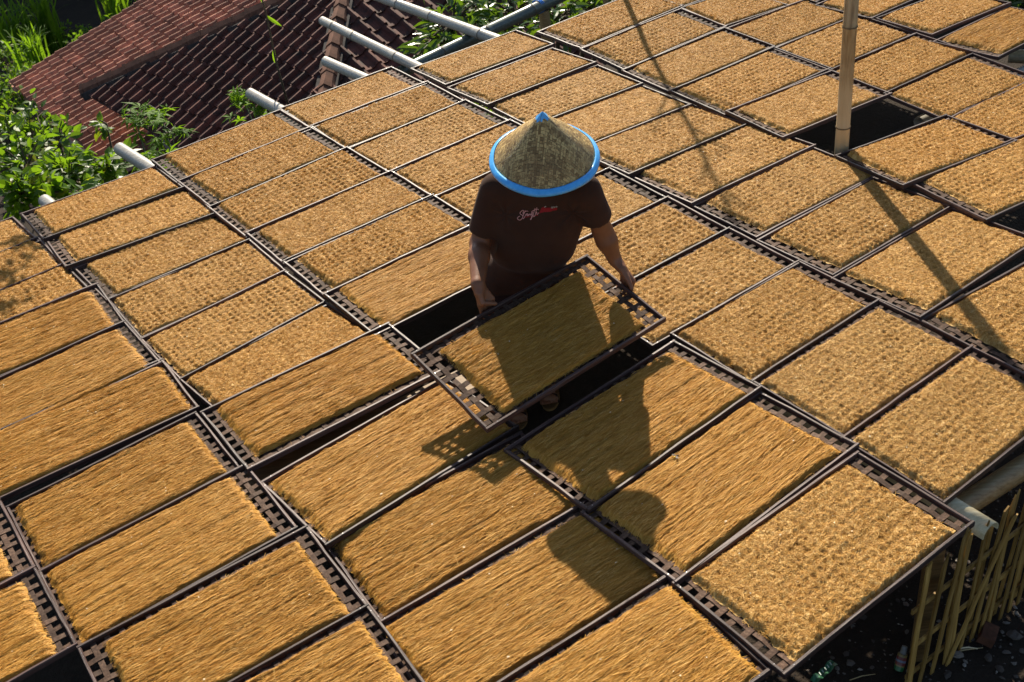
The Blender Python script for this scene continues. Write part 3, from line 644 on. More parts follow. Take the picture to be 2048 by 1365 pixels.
# blue cord where the beam rests on its post
def coil(name, c, axis, r, mat, turns=3, parent=None, rad=.004, pitch=.012):
    axis = np.asarray(axis) / np.linalg.norm(axis); x = np.cross(axis, [0.1, .3, 1]); x /= np.linalg.norm(x); y = np.cross(axis, x)
    pts = [np.asarray(c) + axis * (k / 14 - turns / 2) * pitch + r * (math.cos(2 * math.pi * k / 14) * x + math.sin(2 * math.pi * k / 14) * y) for k in range(int(turns * 14) + 1)]
    mb = MB(); mb.tube(pts, rad, 5); return mb.obj(name, mat, parent, smooth=True)
pt = at(1077, 13, .475)
coil('cord_wrap', pt, d, .056, M['cord_blue'], 3.5, None, .006, .014)
bpy.data.objects['cord_wrap']['label'] = 'blue cord knotted round the dark green beam'; bpy.data.objects['cord_wrap']['category'] = 'cord'
pp = np.array([pt[0], pt[1], 0]) + Au * .05
culm('bamboo_post', [pp[0], pp[1], ground_height(pp[0], pp[1]) - .1], [pp[0], pp[1], .43], .05, .045, M['bamboo_tan'], (.4, .75), 'brown post under the blue-corded end of the green beam', 'post')
# front corner: split culm end and the long beam with wire bands
hp = at(1983, 1058, .625); hq = at(1912, 1014, .625); hd = (hq - hp) / np.linalg.norm(hq - hp)
hs = thing('split_bamboo', 'pale half-round split bamboo end under the front corner tray', 'bamboo', hp)
mb = MB(); n = 10; side = np.cross(hd, [0, 0, 1.0]); side /= np.linalg.norm(side); vs = []
for L in (0, .3, .8, 1.6):
    for rr in (.043, .037):
        for k in range(n + 1):
            a = math.pi * (-.05 + 1.1 * k / n); vs.append(hd * L + side * rr * math.cos(a) + np.array([0, 0, rr * math.sin(a) - .02]))
m1 = n + 1
for s in range(3):
    for k in range(n):
        o = s * 2 * m1 + k; mb.f += [(o, o + 2 * m1, o + 2 * m1 + 1, o + 1), (o + m1 + 1, o + 3 * m1 + 1, o + 3 * m1, o + m1)]
mb.f += [(k, k + 1, m1 + k + 1, m1 + k) for k in range(n)]
mb.v = vs; mb.m = [0] * len(mb.f); mb.obj('half_culm', M['bamboo_pale'], hs, smooth=True)
b0 = at(1918, 1018, .56); b1 = at(2048, 934, .56); bd = (b1 - b0) / np.linalg.norm(b1 - b0)
bm = culm('bamboo_beam', b0 - bd * .06, b0 + bd * 2.6, .043, .046, M['bamboo_tan'], (.30, .62), 'thick tan bamboo beam with steel wire bands above the slatted fence', 'pole')
for s in (.075, .125):
    mb = MB(); c = (b0 + bd * s) - (b0 - bd * .9); mb.tube([c - bd * .004, c + bd * .004], .0475, 16, False); mb.obj('wire_band', M['wire'], bm, smooth=True)
mb = MB(); c = bd * (.9 + .078) + np.array([.02, -.035, -.02]); mb.box(c - .010, c + .010); mb.obj('band_clip', M['wire'], bm)
e = at(1838, 247, .50)
culm('bamboo_beam', e, e + Au * 2.2, .04, .04, M['bamboo_grey'], (.5,), 'grey beam end inside the dark opening behind the upright pole', 'pole')
e2 = at(2018, 112, .50)
culm('bamboo_beam', e2, e2 + Bu * 1.6 + Au * .9, .045, .045, M['bamboo_pale'], (.3, .7), 'pale beam below the open lattice margin at the top corner', 'pole')
# plank in the gap beside the propped tray
a = at(470, 985, .585); b = at(905, 772, .585); dd = (b - a) / np.linalg.norm(b - a); sd = np.cross([0, 0, 1.0], dd)
pk = thing('brown_plank', 'narrow brown plank in the gap before the propped tray', 'plank', a)
mb = MB(); Lp = np.linalg.norm(b - a) + .15
mb.add([dd * x + sd * y + np.array([0, 0, z]) for x in (0, Lp) for y in (-.075, .085) for z in (0, -.014)], [(0, 4, 6, 2), (1, 3, 7, 5), (0, 2, 3, 1), (4, 5, 7, 6), (0, 1, 5, 4), (2, 6, 7, 3)])
mb.obj('board', M['plank'], pk)
# upright pole with its long shadow
ub = at(1683, 300, RZ); top = np.array([ub[0], ub[1], 4.6])
def upright_mat():
    m = Mat('mottled_upright_bamboo'); v = m.coord((14, 14, 1.6)); f = m.noise(v, 2.2, 6, .65)
    tc = m.n('ShaderNodeTexCoord'); sx = m.n('ShaderNodeSeparateXYZ'); m.l(tc.outputs['Object'], sx.inputs[0])
    nz = m.n('ShaderNodeTexNoise', noise_dimensions='1D'); nz.inputs['Scale'].default_value = 1.9; nz.inputs['Detail'].default_value = 2; m.l(sx.outputs[2], nz.inputs['W'])
    k = m.math('ADD', m.math('MULTIPLY', f, .42), m.math('MULTIPLY', nz.outputs['Fac'], .65))
    c = m.ramp(k, [(.38, (.10, .062, .028)), (.47, (.24, .165, .080)), (.55, (.44, .335, .185)), (.75, (.54, .44, .27))]); m.col(c); m.rough(.42, .5); m.bump(f, .25, .004); return m.m
culm('upright_bamboo_pole', [ub[0], ub[1], 0], top, .0375, .033, upright_mat(), (.066, .178, .30, .42, .53, .65, .78, .9), 'tall upright bamboo pole rising from the dark opening between trays', 'pole', nseg=20)
# slender branched stake standing beyond the frame; only its shadow is in view
sb = np.array([1.19, 9.35, 0.0]); sb[2] = ground_height(*sb[:2]) - .1
st = thing('branched_stake', 'slender bare branched stake casting the thin forked shadow', 'branch', sb)
def stake():
    topz = 4.05 - sb[2]; mb = MB(); N = 14
    mb.tube([np.array([-.07 * (k / N) + .012 * math.sin(k * 1.3), 0, topz * k / N]) for k in range(N + 1)], [.030 - .019 * k / N for k in range(N + 1)], 8)
    mb.obj('stem', M['bamboo_tan'], st, smooth=True)
    for (h, dx, dz, l) in ((.70, -.35, .5, 1.0), (.705, .62, .38, 1.1), (.80, .5, .6, .5), (.865, -.28, .5, .6), (.93, .3, .6, .35), (.95, -.3, .5, .3)):
        mb = MB(); z0 = topz * h; mb.tube([np.array([-.05 + dx * l * t * .6, .1 * t * l, z0 + dz * l * t]) for t in (0, .3, .6, 1)], [.011, .009, .007, .003], 6)
        for k in range(3):
            t0 = .4 + .2 * k; s = 1 if k % 2 else -1
            mb.tube([np.array([-.05 + dx * l * t0 * .6, .1 * t0 * l, z0 + dz * l * t0]), np.array([-.05 + dx * l * t0 * .6 + .10 * s, .1 * t0 * l, z0 + dz * l * t0 + .12])], [.005, .002], 5)
        mb.obj('twig', M['bamboo_tan'], st, smooth=True)
stake()
# ------------------------------------------------------------------ the man: one continuous body grown from tapered limbs
class Field:
    def __init__(s, lo, hi, h):
        s.lo = np.array(lo, float); s.h = h; s.n = np.ceil((np.array(hi) - s.lo) / h).astype(int) + 1
        s.S = np.full(s.n, 1.0, np.float32)
    def grid(s, lo, hi):
        a = np.clip(np.floor((np.asarray(lo) - s.lo) / s.h).astype(int), 0, s.n - 1); b = np.clip(np.ceil((np.asarray(hi) - s.lo) / s.h).astype(int) + 1, 1, s.n)
        ax = [s.lo[k] + s.h * np.arange(a[k], b[k], dtype=np.float32) for k in range(3)]
        return tuple(slice(a[k], b[k]) for k in range(3)), np.meshgrid(*ax, indexing='ij')
    def blend(s, sl, d, k, op='add'):
        o = s.S[sl]
        if op == 'add':
            e = np.maximum(k - np.abs(o - d), 0) / k; s.S[sl] = np.minimum(o, d) - e * e * k * .25
        else:                                       # carve away
            s.S[sl] = np.maximum(o, -d)
    def cone(s, a, b, ra, rb, k=.02, op='add', flat=None):
        """tapered limb from a to b; flat = (axis, factor) squashes it along an axis"""
        a = np.asarray(a, float); b = np.asarray(b, float); R = max(ra, rb) * 1.4 + k + .012
        sl, (X, Y, Z) = s.grid(np.minimum(a, b) - R, np.maximum(a, b) + R)
        if X.size == 0: return
        P = np.stack([X - a[0], Y - a[1], Z - a[2]], -1); d = b - a
        if flat is not None:
            fa = np.asarray(flat[0], float); fa /= np.linalg.norm(fa)
            P = P + (P @ fa)[..., None] * fa * (1 / flat[1] - 1); d = d + (d @ fa) * fa * (1 / flat[1] - 1)
        t = np.clip((P @ d) / (d @ d + 1e-12), 0, 1)
        D = np.linalg.norm(P - t[..., None] * d, axis=-1) - (ra + (rb - ra) * t)
        if flat is not None: D = D * min(1, flat[1] * 1.15)
        s.blend(sl, D.astype(np.float32), k, op)
    def ell(s, c, r, axes=None, k=.02, op='add'):
        c = np.asarray(c, float); r = np.asarray(r, float); m = r.max() + k + .01
        sl, (X, Y, Z) = s.grid(c - m, c + m)
        P = np.stack([X - c[0], Y - c[1], Z - c[2]], -1)
        if axes is not None: P = P @ np.asarray(axes).T
        q = np.linalg.norm(P / r, axis=-1); D = (q - 1) * r.min() * np.where(q > 1, 1, 1)
        s.blend(sl, D.astype(np.float32), k, op)
    def mesh(s):
        """surface nets"""
        S = s.S; ins = S < 0
        c = np.zeros(np.array(S.shape) - 1, np.uint8)
        for i in (0, 1):
            for j in (0, 1):
                for k in (0, 1):
                    c += ins[i:S.shape[0] - 1 + i, j:S.shape[1] - 1 + j, k:S.shape[2] - 1 + k]
        I = np.argwhere((c > 0) & (c < 8)); idx = np.full(c.shape, -1, np.int32); idx[tuple(I.T)] = np.arange(len(I))
        acc = np.zeros((len(I), 3)); cnt = np.zeros(len(I))
        for ax in range(3):
            o1, o2 = [a for a in range(3) if a != ax]
            for p in (0, 1):
                for q in (0, 1):
                    A = I.copy(); A[:, o1] += p; A[:, o2] += q; B_ = A.copy(); B_[:, ax] += 1
                    va = S[tuple(A.T)]; vb = S[tuple(B_.T)]; m = (va < 0) != (vb < 0)
                    t = np.where(m, va / np.where(m, va - vb, 1), 0); pt = (A - I).astype(float); pt[:, ax] += t
                    acc += pt * m[:, None]; cnt += m
        V = s.lo + s.h * (I + acc / cnt[:, None]); F = []
        for ax in range(3):
            o1, o2 = (ax + 1) % 3, (ax + 2) % 3
            a = [slice(None)] * 3; b = [slice(None)] * 3; a[ax] = slice(0, -1); b[ax] = slice(1, None)
            ch = ins[tuple(a)] != ins[tuple(b)]; E = np.argwhere(ch); up = ins[tuple(a)][ch]
            ok = (E[:, o1] > 0) & (E[:, o2] > 0) & (E[:, o1] < c.shape[o1]) & (E[:, o2] < c.shape[o2]); E = E[ok]; up = up[ok]
            q = []
            for p1, p2 in ((-1, -1), (0, -1), (0, 0), (-1, 0)):
                e = E.copy(); e[:, o1] += p1; e[:, o2] += p2; q.append(idx[tuple(e.T)])
            q = np.stack(q, 1); q[~up] = q[~up][:, ::-1]; F.append(q)
        return V, np.concatenate(F)

def relax(V, F, it=2, w=.5):
    e = np.concatenate([F[:, [0, 1]], F[:, [1, 2]], F[:, [2, 3]], F[:, [3, 0]]]); e = np.concatenate([e, e[:, ::-1]])
    for _ in range(it):
        a = np.zeros_like(V); n = np.zeros(len(V)); np.add.at(a, e[:, 0], V[e[:, 1]]); np.add.at(n, e[:, 0], 1)
        V = V * (1 - w) + w * a / n[:, None]
    return V

def skinmesh(name, V, F, mat, parent):
    me = bpy.data.meshes.new(name); me.from_pydata(V.tolist(), [], F.tolist()); me.materials.append(mat)
    me.polygons.foreach_set('use_smooth', [True] * len(F)); me.update()
    return inworld(link(name, me), parent)

def skin_mat():
    m = Mat('brown_skin'); v = m.coord(); f = m.noise(v, 60, 5, .6); g = m.noise(v, 9, 3, .5)
    c = m.ramp(g, [(.3, (.15, .058, .026)), (.7, (.23, .094, .044))]); m.col(c); m.rough(.5, .45); m.bump(f, .25, .003)
    m.b.inputs['Subsurface Weight'].default_value = .06; m.b.inputs['Subsurface Radius'].default_value = (.01, .004, .002)
    return m.m
def cloth_mat(name, c0, c1, sc_=260):
    m = Mat(name); v = m.coord(); f = m.noise(v, sc_, 2, .5); g = m.noise(v, 7, 4, .6)
    m.col(m.ramp(g, [(.3, c0), (.7, c1)])); m.rough(.92, .15); m.bump(f, .25, .002)
    m.b.inputs['Sheen Weight'].default_value = .04; m.b.inputs['Sheen Roughness'].default_value = .5
    return m.m
M['skin'] = skin_mat(); M['shirt'] = cloth_mat('brown_cotton', (.040, .018, .011), (.054, .026, .016))
M['trousers'] = cloth_mat('dark_maroon_cloth', (.020, .009, .008), (.032, .014, .012))
M['hair'] = simple('black_hair', (.012, .010, .009), .6)
M['nail_skin'] = simple('finger_nail', (.42, .23, .17), .35)

HAT_C = np.array([.2282, 4.0551, 1.5737]); HAT_N = np.array([.030, -.25, .968]); HAT_N /= np.linalg.norm(HAT_N)
man = thing('person', 'man in brown t-shirt standing among the trays, lifting one of them', 'person', (.07, 4.45, 0))
e_ = np.array([.94, -.34, 0]); e_ /= np.linalg.norm(e_)           # along the shoulders, towards his left
fwd = np.array([-.34, -.94, 0])
shR_, shL_ = np.array([.018, 4.24, 1.365]), np.array([.388, 4.10, 1.375])     # his right (picture left), his left
g1 = HELD[0] + .425 * (HELD[1] - HELD[0]); g2 = HELD[1] + .46 * (HELD[2] - HELD[1])
t1 = (HELD[1] - HELD[0]); t1 /= np.linalg.norm(t1); t2 = (HELD[2] - HELD[1]); t2 /= np.linalg.norm(t2)
q1, q2 = t2, -t1; up_ = hZ
elR, elL = np.array([-.082, 4.235, 1.115]), np.array([.450, 4.150, 1.140])
wrR = g1 - q1 * .040 + np.array([-.012, .012, .092]); wrL = g2 - q2 * .004 - t2 * .045 + np.array([0, .012, .080])

def build_body():
    B_ = Field((-.30, 3.80, -.02), (.72, 4.76, 1.74), .0042)
    chest = np.array([.19, 4.215, 1.25])
    # trunk
    B_.cone(chest - e_ * .085, chest + e_ * .085, .105, .105, .05)
    B_.cone(shR_ + e_ * .04, shL_ - e_ * .04, .062, .062, .05)
    B_.cone(np.array([.14, 4.30, 1.03]) - e_ * .06, np.array([.14, 4.30, 1.03]) + e_ * .06, .105, .105, .09)
    B_.cone(np.array([.095, 4.395, .82]) - e_ * .07, np.array([.095, 4.395, .82]) + e_ * .07, .11, .11, .09)
    # neck, head
    B_.cone((.20, 4.19, 1.41), (.222, 4.115, 1.53), .056, .052, .03)
    hc = HAT_C - HAT_N * .020; side = np.cross(HAT_N, [0, 1, 0]); side /= np.linalg.norm(side); fw = np.cross(side, HAT_N); fw = fw if fw[1] < 0 else -fw
    ax = np.array([side, fw, HAT_N])
    B_.ell(hc, (.076, .098, .115), ax, .02); B_.cone(hc - HAT_N * .05 + fw * .045, hc - HAT_N * .095 + fw * .055, .055, .038, .025)
    B_.cone(hc + fw * .088 - HAT_N * .005, hc + fw * .112 - HAT_N * .035, .008, .014, .012)          # nose
    for s in (-1, 1):
        B_.ell(hc + side * s * .078 - HAT_N * .01, (.012, .022, .034), ax, .006)                       # ears
        B_.ell(hc + side * s * .031 + fw * .090 + HAT_N * .004, (.014, .010, .008), ax, .004)          # eyes
    B_.cone(hc - side * .02 + fw * .094 - HAT_N * .062, hc + side * .02 + fw * .094 - HAT_N * .062, .007, .007, .004)   # lips
    # arms
    for sh, el, wr in ((shR_, elR, wrR), (shL_, elL, wrL)):
        B_.cone(sh, el, .052, .043, .03); mid = el + (wr - el) * .33
        B_.cone(el, mid, .042, .045, .02); B_.cone(mid, wr, .0445, .030, .02, flat=None)
    # hands: palm, four fingers hooked under the tray, thumb over the rail
    def hand(wr, mcps, pip, dip, tip, thumb, pk):
        for m_, p_, d_, t_, r_ in zip(mcps, pip, dip, tip, (.0092, .0096, .0090, .0080)):
            B_.cone(wr + (m_ - wr) * .25, m_, .019, .0125, .012)
            B_.cone(m_, p_, .0115, r_, .006); B_.cone(p_, d_, r_, r_ * .92, .003); B_.cone(d_, t_, r_ * .92, r_ * .80, .003)
        B_.cone(wr, thumb[0], .025, .019, .014); B_.cone(thumb[0], thumb[1], .017, .0125, .008); B_.cone(thumb[1], thumb[2], .0120, .0108, .003); B_.cone(thumb[2], thumb[3], .0108, .0085, .003)
    o = g1
    offs = (-.030, -.008, .014, .034); ln = (.95, 1.06, 1.0, .82)
    m_ = [o + t1 * a - q1 * (.026 if a < .03 else .024) + up_ * .018 for a in offs]
    hand(wrR, m_, [o + t1 * (a + .002) - q1 * .014 - up_ * .030 * k for a, k in zip(offs, ln)], [o + t1 * (a + .004) + q1 * .014 * k - up_ * .047 for a, k in zip(offs, ln)],
         [o + t1 * (a + .006) + q1 * .036 * k - up_ * .044 for a, k in zip(offs, ln)],
         [wrR + (o - t1 * .036 - q1 * .020 + up_ * .052 - wrR) * .55, o - t1 * .026 - q1 * .014 + up_ * .036, o + t1 * .004 - q1 * .004 + up_ * .024, o + t1 * .030 + q1 * .006 + up_ * .0135], 0)
    o = g2
    offs = (.036, .014, -.008, -.028)
    m_ = [o + t2 * a - q2 * .026 + up_ * .020 for a in offs]
    hand(wrL, m_, [o + t2 * (a + .006) - q2 * .017 - up_ * .028 * k for a, k in zip(offs, ln)], [o + t2 * (a + .008) + q2 * .010 * k - up_ * .046 for a, k in zip(offs, ln)],
         [o + t2 * (a + .008) + q2 * .032 * k - up_ * .044 for a, k in zip(offs, ln)],
         [wrL + (o + t2 * .020 - q2 * .004 + up_ * .052 - wrL) * .55, o + t2 * .022 - q2 * .002 + up_ * .040, o + t2 * .046 + q2 * .001 + up_ * .026, o + t2 * .064 + q2 * .006 + up_ * .0125], 0)
    # legs and feet
    for hip, kn, an, toe in (((.17, 4.40, .80), (.17, 4.44, .45), (.165, 4.545, .09), (.150, 4.455, .03)), ((.02, 4.44, .80), (.0, 4.42, .45), (-.015, 4.47, .09), (-.020, 4.335, .03))):
        B_.cone(hip, kn, .085, .056, .04); B_.cone(kn, an, .052, .036, .02)
        an = np.array(an); toe = np.array(toe); f = toe - an; f[2] = 0; f /= np.linalg.norm(f); sd = np.array([f[1], -f[0], 0])
        B_.cone(an + np.array([0, .02, -.045]), toe + np.array([0, .01, .008]), .034, .028, .02); B_.cone(toe - sd * .018, toe + sd * .018, .024, .024, .015)
        for k in range(5):
            b = toe + sd * (.036 - .018 * k); B_.cone(b, b + f * (.036 - .005 * abs(k - 1)) - np.array([0, 0, .008]), .0105 if k else .013, .009 if k else .012, .004)
    V, F = B_.mesh(); V = relax(V, F, 2, .4)
    bd = skinmesh('body', V, F, M['skin'], man)
    # nails on the two thumbs
    for tip, d, nn in ((g1 + t1 * .027 + q1 * .005 + up_ * .0215, t1, up_), (g2 + t2 * .061 + q2 * .005 + up_ * .0205, t2, up_)):
        mb = MB(); s = np.cross(nn, d); mb.add([tip + d * a + s * b + nn * c for a, b, c in ((-.007, -.0055, 0), (.006, -.005, -.003), (.008, 0, -.003), (.006, .005, -.003), (-.007, .0055, 0), (-.007, 0, .002))], [(0, 1, 2, 5), (5, 2, 3, 4)])
        inworld(mb.obj('thumb_nail', M['nail_skin'], smooth=True), bd)

def build_clothes():
    T = Field((-.32, 3.92, .68), (.68, 4.64, 1.52), .0055)
    chest = np.array([.19, 4.215, 1.25])
    T.cone(chest - e_ * .078, chest + e_ * .078, .120, .120, .05)
    T.cone(shR_ + e_ * .035, shL_ - e_ * .035, .074, .074, .05)
    T.cone(np.array([.165, 4.26, 1.14]) - e_ * .074, np.array([.165, 4.26, 1.14]) + e_ * .074, .119, .119, .10)
    T.cone(np.array([.14, 4.30, 1.03]) - e_ * .070, np.array([.14, 4.30, 1.03]) + e_ * .070, .118, .118, .10)
    T.cone(np.array([.095, 4.395, .82]) - e_ * .085, np.array([.095, 4.395, .82]) + e_ * .080, .128, .128, .10)
    T.cone((.20, 4.19, 1.40), (.215, 4.14, 1.48), .070, .062, .03)
    for sh, el, dl in ((shR_, elR, .80), (shL_, elL, .66)):
        sd = (el - sh) / np.linalg.norm(el - sh); end = sh + (el - sh) * dl
        T.cone(sh, end, .064, .066, .035)
    # cut sleeve ends, neck and hem open
    for sh, el, dl in ((shR_, elR, .80), (shL_, elL, .66)):
        sd = (el - sh) / np.linalg.norm(el - sh); end = sh + (el - sh) * dl
        lo = np.minimum(end, end + sd * .14) - .10; hi = np.maximum(end, end + sd * .14) + .10
        sl, (X, Y, Z) = T.grid(lo, hi)
        h = (X - end[0]) * sd[0] + (Y - end[1]) * sd[1] + (Z - end[2]) * sd[2]
        rr = np.sqrt(np.maximum((X - end[0]) ** 2 + (Y - end[1]) ** 2 + (Z - end[2]) ** 2 - h * h, 0))
        cut = np.minimum(h, .079 - rr)                       # beyond the cuff and close to the arm axis
        T.S[sl] = np.maximum(T.S[sl], cut.astype(np.float32))
        T.cone(end - sd * .05, end + sd * .06, .052, .060, .001, 'carve')
    T.cone((.21, 4.15, 1.46), (.222, 4.10, 1.58), .056, .062, .001, 'carve')
    sl, (X, Y, Z) = T.grid((-.4, 3.8, .6), (.8, 4.8, .80))
    hem = .775 + .010 * np.sin(X * 21) ; T.S[sl] = np.maximum(T.S[sl], (hem - Z).astype(np.float32))
    V, F = T.mesh(); V = relax(V, F, 2, .4)
    # folds: gather towards the armpits, pull across the belly
    from mathutils import noise as NZ
    nrm = np.zeros_like(V); fn = np.cross(V[F[:, 2]] - V[F[:, 0]], V[F[:, 3]] - V[F[:, 1]])
    for k in range(4): np.add.at(nrm, F[:, k], fn)
    nrm /= np.linalg.norm(nrm, axis=1)[:, None] + 1e-12
    amp = np.zeros(len(V))
    for i, p in enumerate(V):
        a = NZ.noise(Vector((p[0] * 9 + p[2] * 3, p[1] * 9, p[2] * 3.2))) * .0056 + NZ.noise(Vector((p[0] * 22 - p[2] * 9, p[1] * 22, p[2] * 8))) * .0022
        for sh, s in ((shR_, 1), (shL_, -1)):
            c = sh + e_ * s * .055 + np.array([0, 0, -.085]); d = p - c; r = math.sqrt(d @ d)
            if r < .17:
                an = math.atan2(d[2], (d @ e_) * s); a += .0042 * math.sin(an * 7 + r * 22) * math.exp(-((r - .055) / .05) ** 2)
        if p[2] < 1.02: a += .0022 * math.sin(p[2] * 85 + p[0] * 16 + 2.2 * NZ.noise(Vector((p[0] * 6, p[1] * 6, p[2] * 5)))) * math.exp(-((p[2] - .90) / .09) ** 2)
        amp[i] = a
    V = V + nrm * amp[:, None]
    shirt = skinmesh('t_shirt', V, F, M['shirt'], man)
    K = Field((-.24, 4.18, .05), (.42, 4.68, .90), .007)
    c = np.array([.085, 4.405, .80])
    K.cone(c - e_ * .10, c + e_ * .085, .108, .108, .05); K.cone(c + np.array([0, 0, -.1]) - e_ * .115, c + np.array([0, 0, -.1]) + e_ * .09, .105, .105, .05)
    for hip, kn, an in (((.17, 4.41, .74), (.17, 4.45, .45), (.165, 4.53, .14)), ((.0, 4.44, .74), (-.01, 4.43, .45), (-.015, 4.46, .14))):
        K.cone(hip, kn, .105, .088, .06); K.cone(kn, an, .086, .070, .03)
    V2, F2 = K.mesh(); V2 = relax(V2, F2, 2, .4)
    skinmesh('trousers', V2, F2, M['trousers'], man)
    return shirt, V, F

def build_print(shirt, V, F):
    """the chest print, laid on the cloth"""
    bvh = BVHTree.FromPolygons([Vector(p) for p in V], F.tolist())
    org = Vector(CAMPOS)
    def hit(u, v, lift):
        d = Vector(at(1030 + u / 20.37, 390 + v / 20.37, 0) - CAMPOS).normalized()
        loc, n, _, _ = bvh.ray_cast(org, d)
        if loc is None: return None
        if n.dot(d) > 0: n = -n
        return loc + n * lift
    def ribbon(mb, pts, w, lift):
        P = np.array(pts, float); out = []
        # resample with a smooth curve
        t = np.linspace(0, len(P) - 1, (len(P) - 1) * 4 + 1); i = np.clip(t.astype(int), 0, len(P) - 2); f = (t - i)[:, None]
        p0 = P[np.maximum(i - 1, 0)]; p1 = P[i]; p2 = P[i + 1]; p3 = P[np.minimum(i + 2, len(P) - 1)]
        Q = .5 * ((2 * p1) + (-p0 + p2) * f + (2 * p0 - 5 * p1 + 4 * p2 - p3) * f ** 2 + (-p0 + 3 * p1 - 3 * p2 + p3) * f ** 3)
        d = np.gradient(Q, axis=0); d /= np.linalg.norm(d, axis=1)[:, None] + 1e-9; s = np.stack([-d[:, 1], d[:, 0]], 1) * w / 2
        vs = []
        for a in Q + s: vs.append(hit(a[0], a[1], lift))
        for a in Q - s: vs.append(hit(a[0], a[1], lift))
        if any(x is None for x in vs): return
        n = len(Q); mb.add(vs, [(k, k + 1, n + k + 1, n + k) for k in range(n - 1)])
    red = simple('red_print', (.26, .006, .012), .6, .3); pink = simple('pale_pink_print', (.62, .31, .29), .6, .3); grey = simple('grey_print', (.42, .42, .37), .6, .3)
    mb = MB()
    ribbon(mb, [(345, 905), (480, 900), (600, 878), (720, 862), (850, 842), (945, 818)], 30, .0022)
    top = [(985, 742), (1090, 520), (1215, 470), (1245, 520), (1400, 515), (1560, 525), (1718, 512)]; bot = [(985, 765), (1090, 722), (1215, 695), (1245, 700), (1400, 690), (1560, 640), (1708, 612)]
    n = 25; tt = np.linspace(0, 6, n)
    tp = np.array([[np.interp(k, range(7), [q[c] for q in top]) for c in (0, 1)] for k in tt]); bt = np.array([[np.interp(k, range(7), [q[c] for q in bot]) for c in (0, 1)] for k in tt])
    rows = 6; vs = [hit(*(tp[i] + (bt[i] - tp[i]) * j / (rows - 1)), .0022) for j in range(rows) for i in range(n)]
    if all(x is not None for x in vs): mb.add(vs, [(j * n + i, j * n + i + 1, (j + 1) * n + i + 1, (j + 1) * n + i) for j in range(rows - 1) for i in range(n - 1)])
    inworld(mb.obj('red_swash_print', red), shirt)
    mb = MB(); w = 24
    for st_ in ([(330, 735), (352, 650), (335, 612), (285, 640), (225, 705), (210, 745), (240, 790), (300, 820), (325, 870), (300, 945), (235, 1010), (165, 1010), (110, 965), (125, 915), (165, 880), (215, 862)],
                [(425, 612), (400, 700), (350, 820), (318, 910), (322, 945), (350, 965), (395, 905), (455, 790), (462, 770), (497, 772)],
                [(325, 775), (400, 690), (480, 650), (548, 660)],
                [(485, 830), (530, 795), (522, 762), (492, 785), (500, 845), (545, 835), (572, 780), (556, 845), (602, 772), (626, 785), (622, 822), (655, 795)],
                [(715, 700), (672, 745), (668, 808), (700, 790), (728, 700), (715, 770), (690, 870), (665, 950), (638, 985), (655, 1000), (690, 930), (745, 800)],
                [(828, 530), (798, 620), (762, 770), (752, 850), (780, 888), (822, 835)],
                [(900, 500), (870, 640), (842, 780), (818, 850), (850, 765), (882, 695), (900, 722), (898, 780), (930, 785), (972, 715)],
                [(680, 692), (720, 650), (800, 605), (880, 580), (940, 575), (972, 602)]):
        ribbon(mb, st_, w, .0034)
    inworld(mb.obj('script_lettering', pink), shirt)
    mb = MB()
    for k, seg in enumerate(([[(0, 1), (0, 0), (.8, .2), (.8, .8), (0, 1)]], [[(.8, 0), (0, 0), (0, 1), (.8, 1)], [(0, .5), (.7, .5)]], [[(0, 1), (0, 0), (.8, 1), (.8, 0)]], [[(.4, 0), (.4, 1)]], [[(0, 1), (0, 0), (.45, .6), (.9, 0), (.9, 1)]])):
        for s_ in seg:
            P = [(1480 + k * 50 + 38 * x + 8 * (1 - y), 470 - k * 8 + 62 * y) for x, y in s_]
            for a, b in zip(P[:-1], P[1:]): ribbon(mb, [a, b], 12, .0034)
    ribbon(mb, [(1205, 495), (1240, 470), (1270, 452)], 30, .0034)
    inworld(mb.obj('small_lettering', grey), shirt)
build_body()
build_print(*build_clothes())

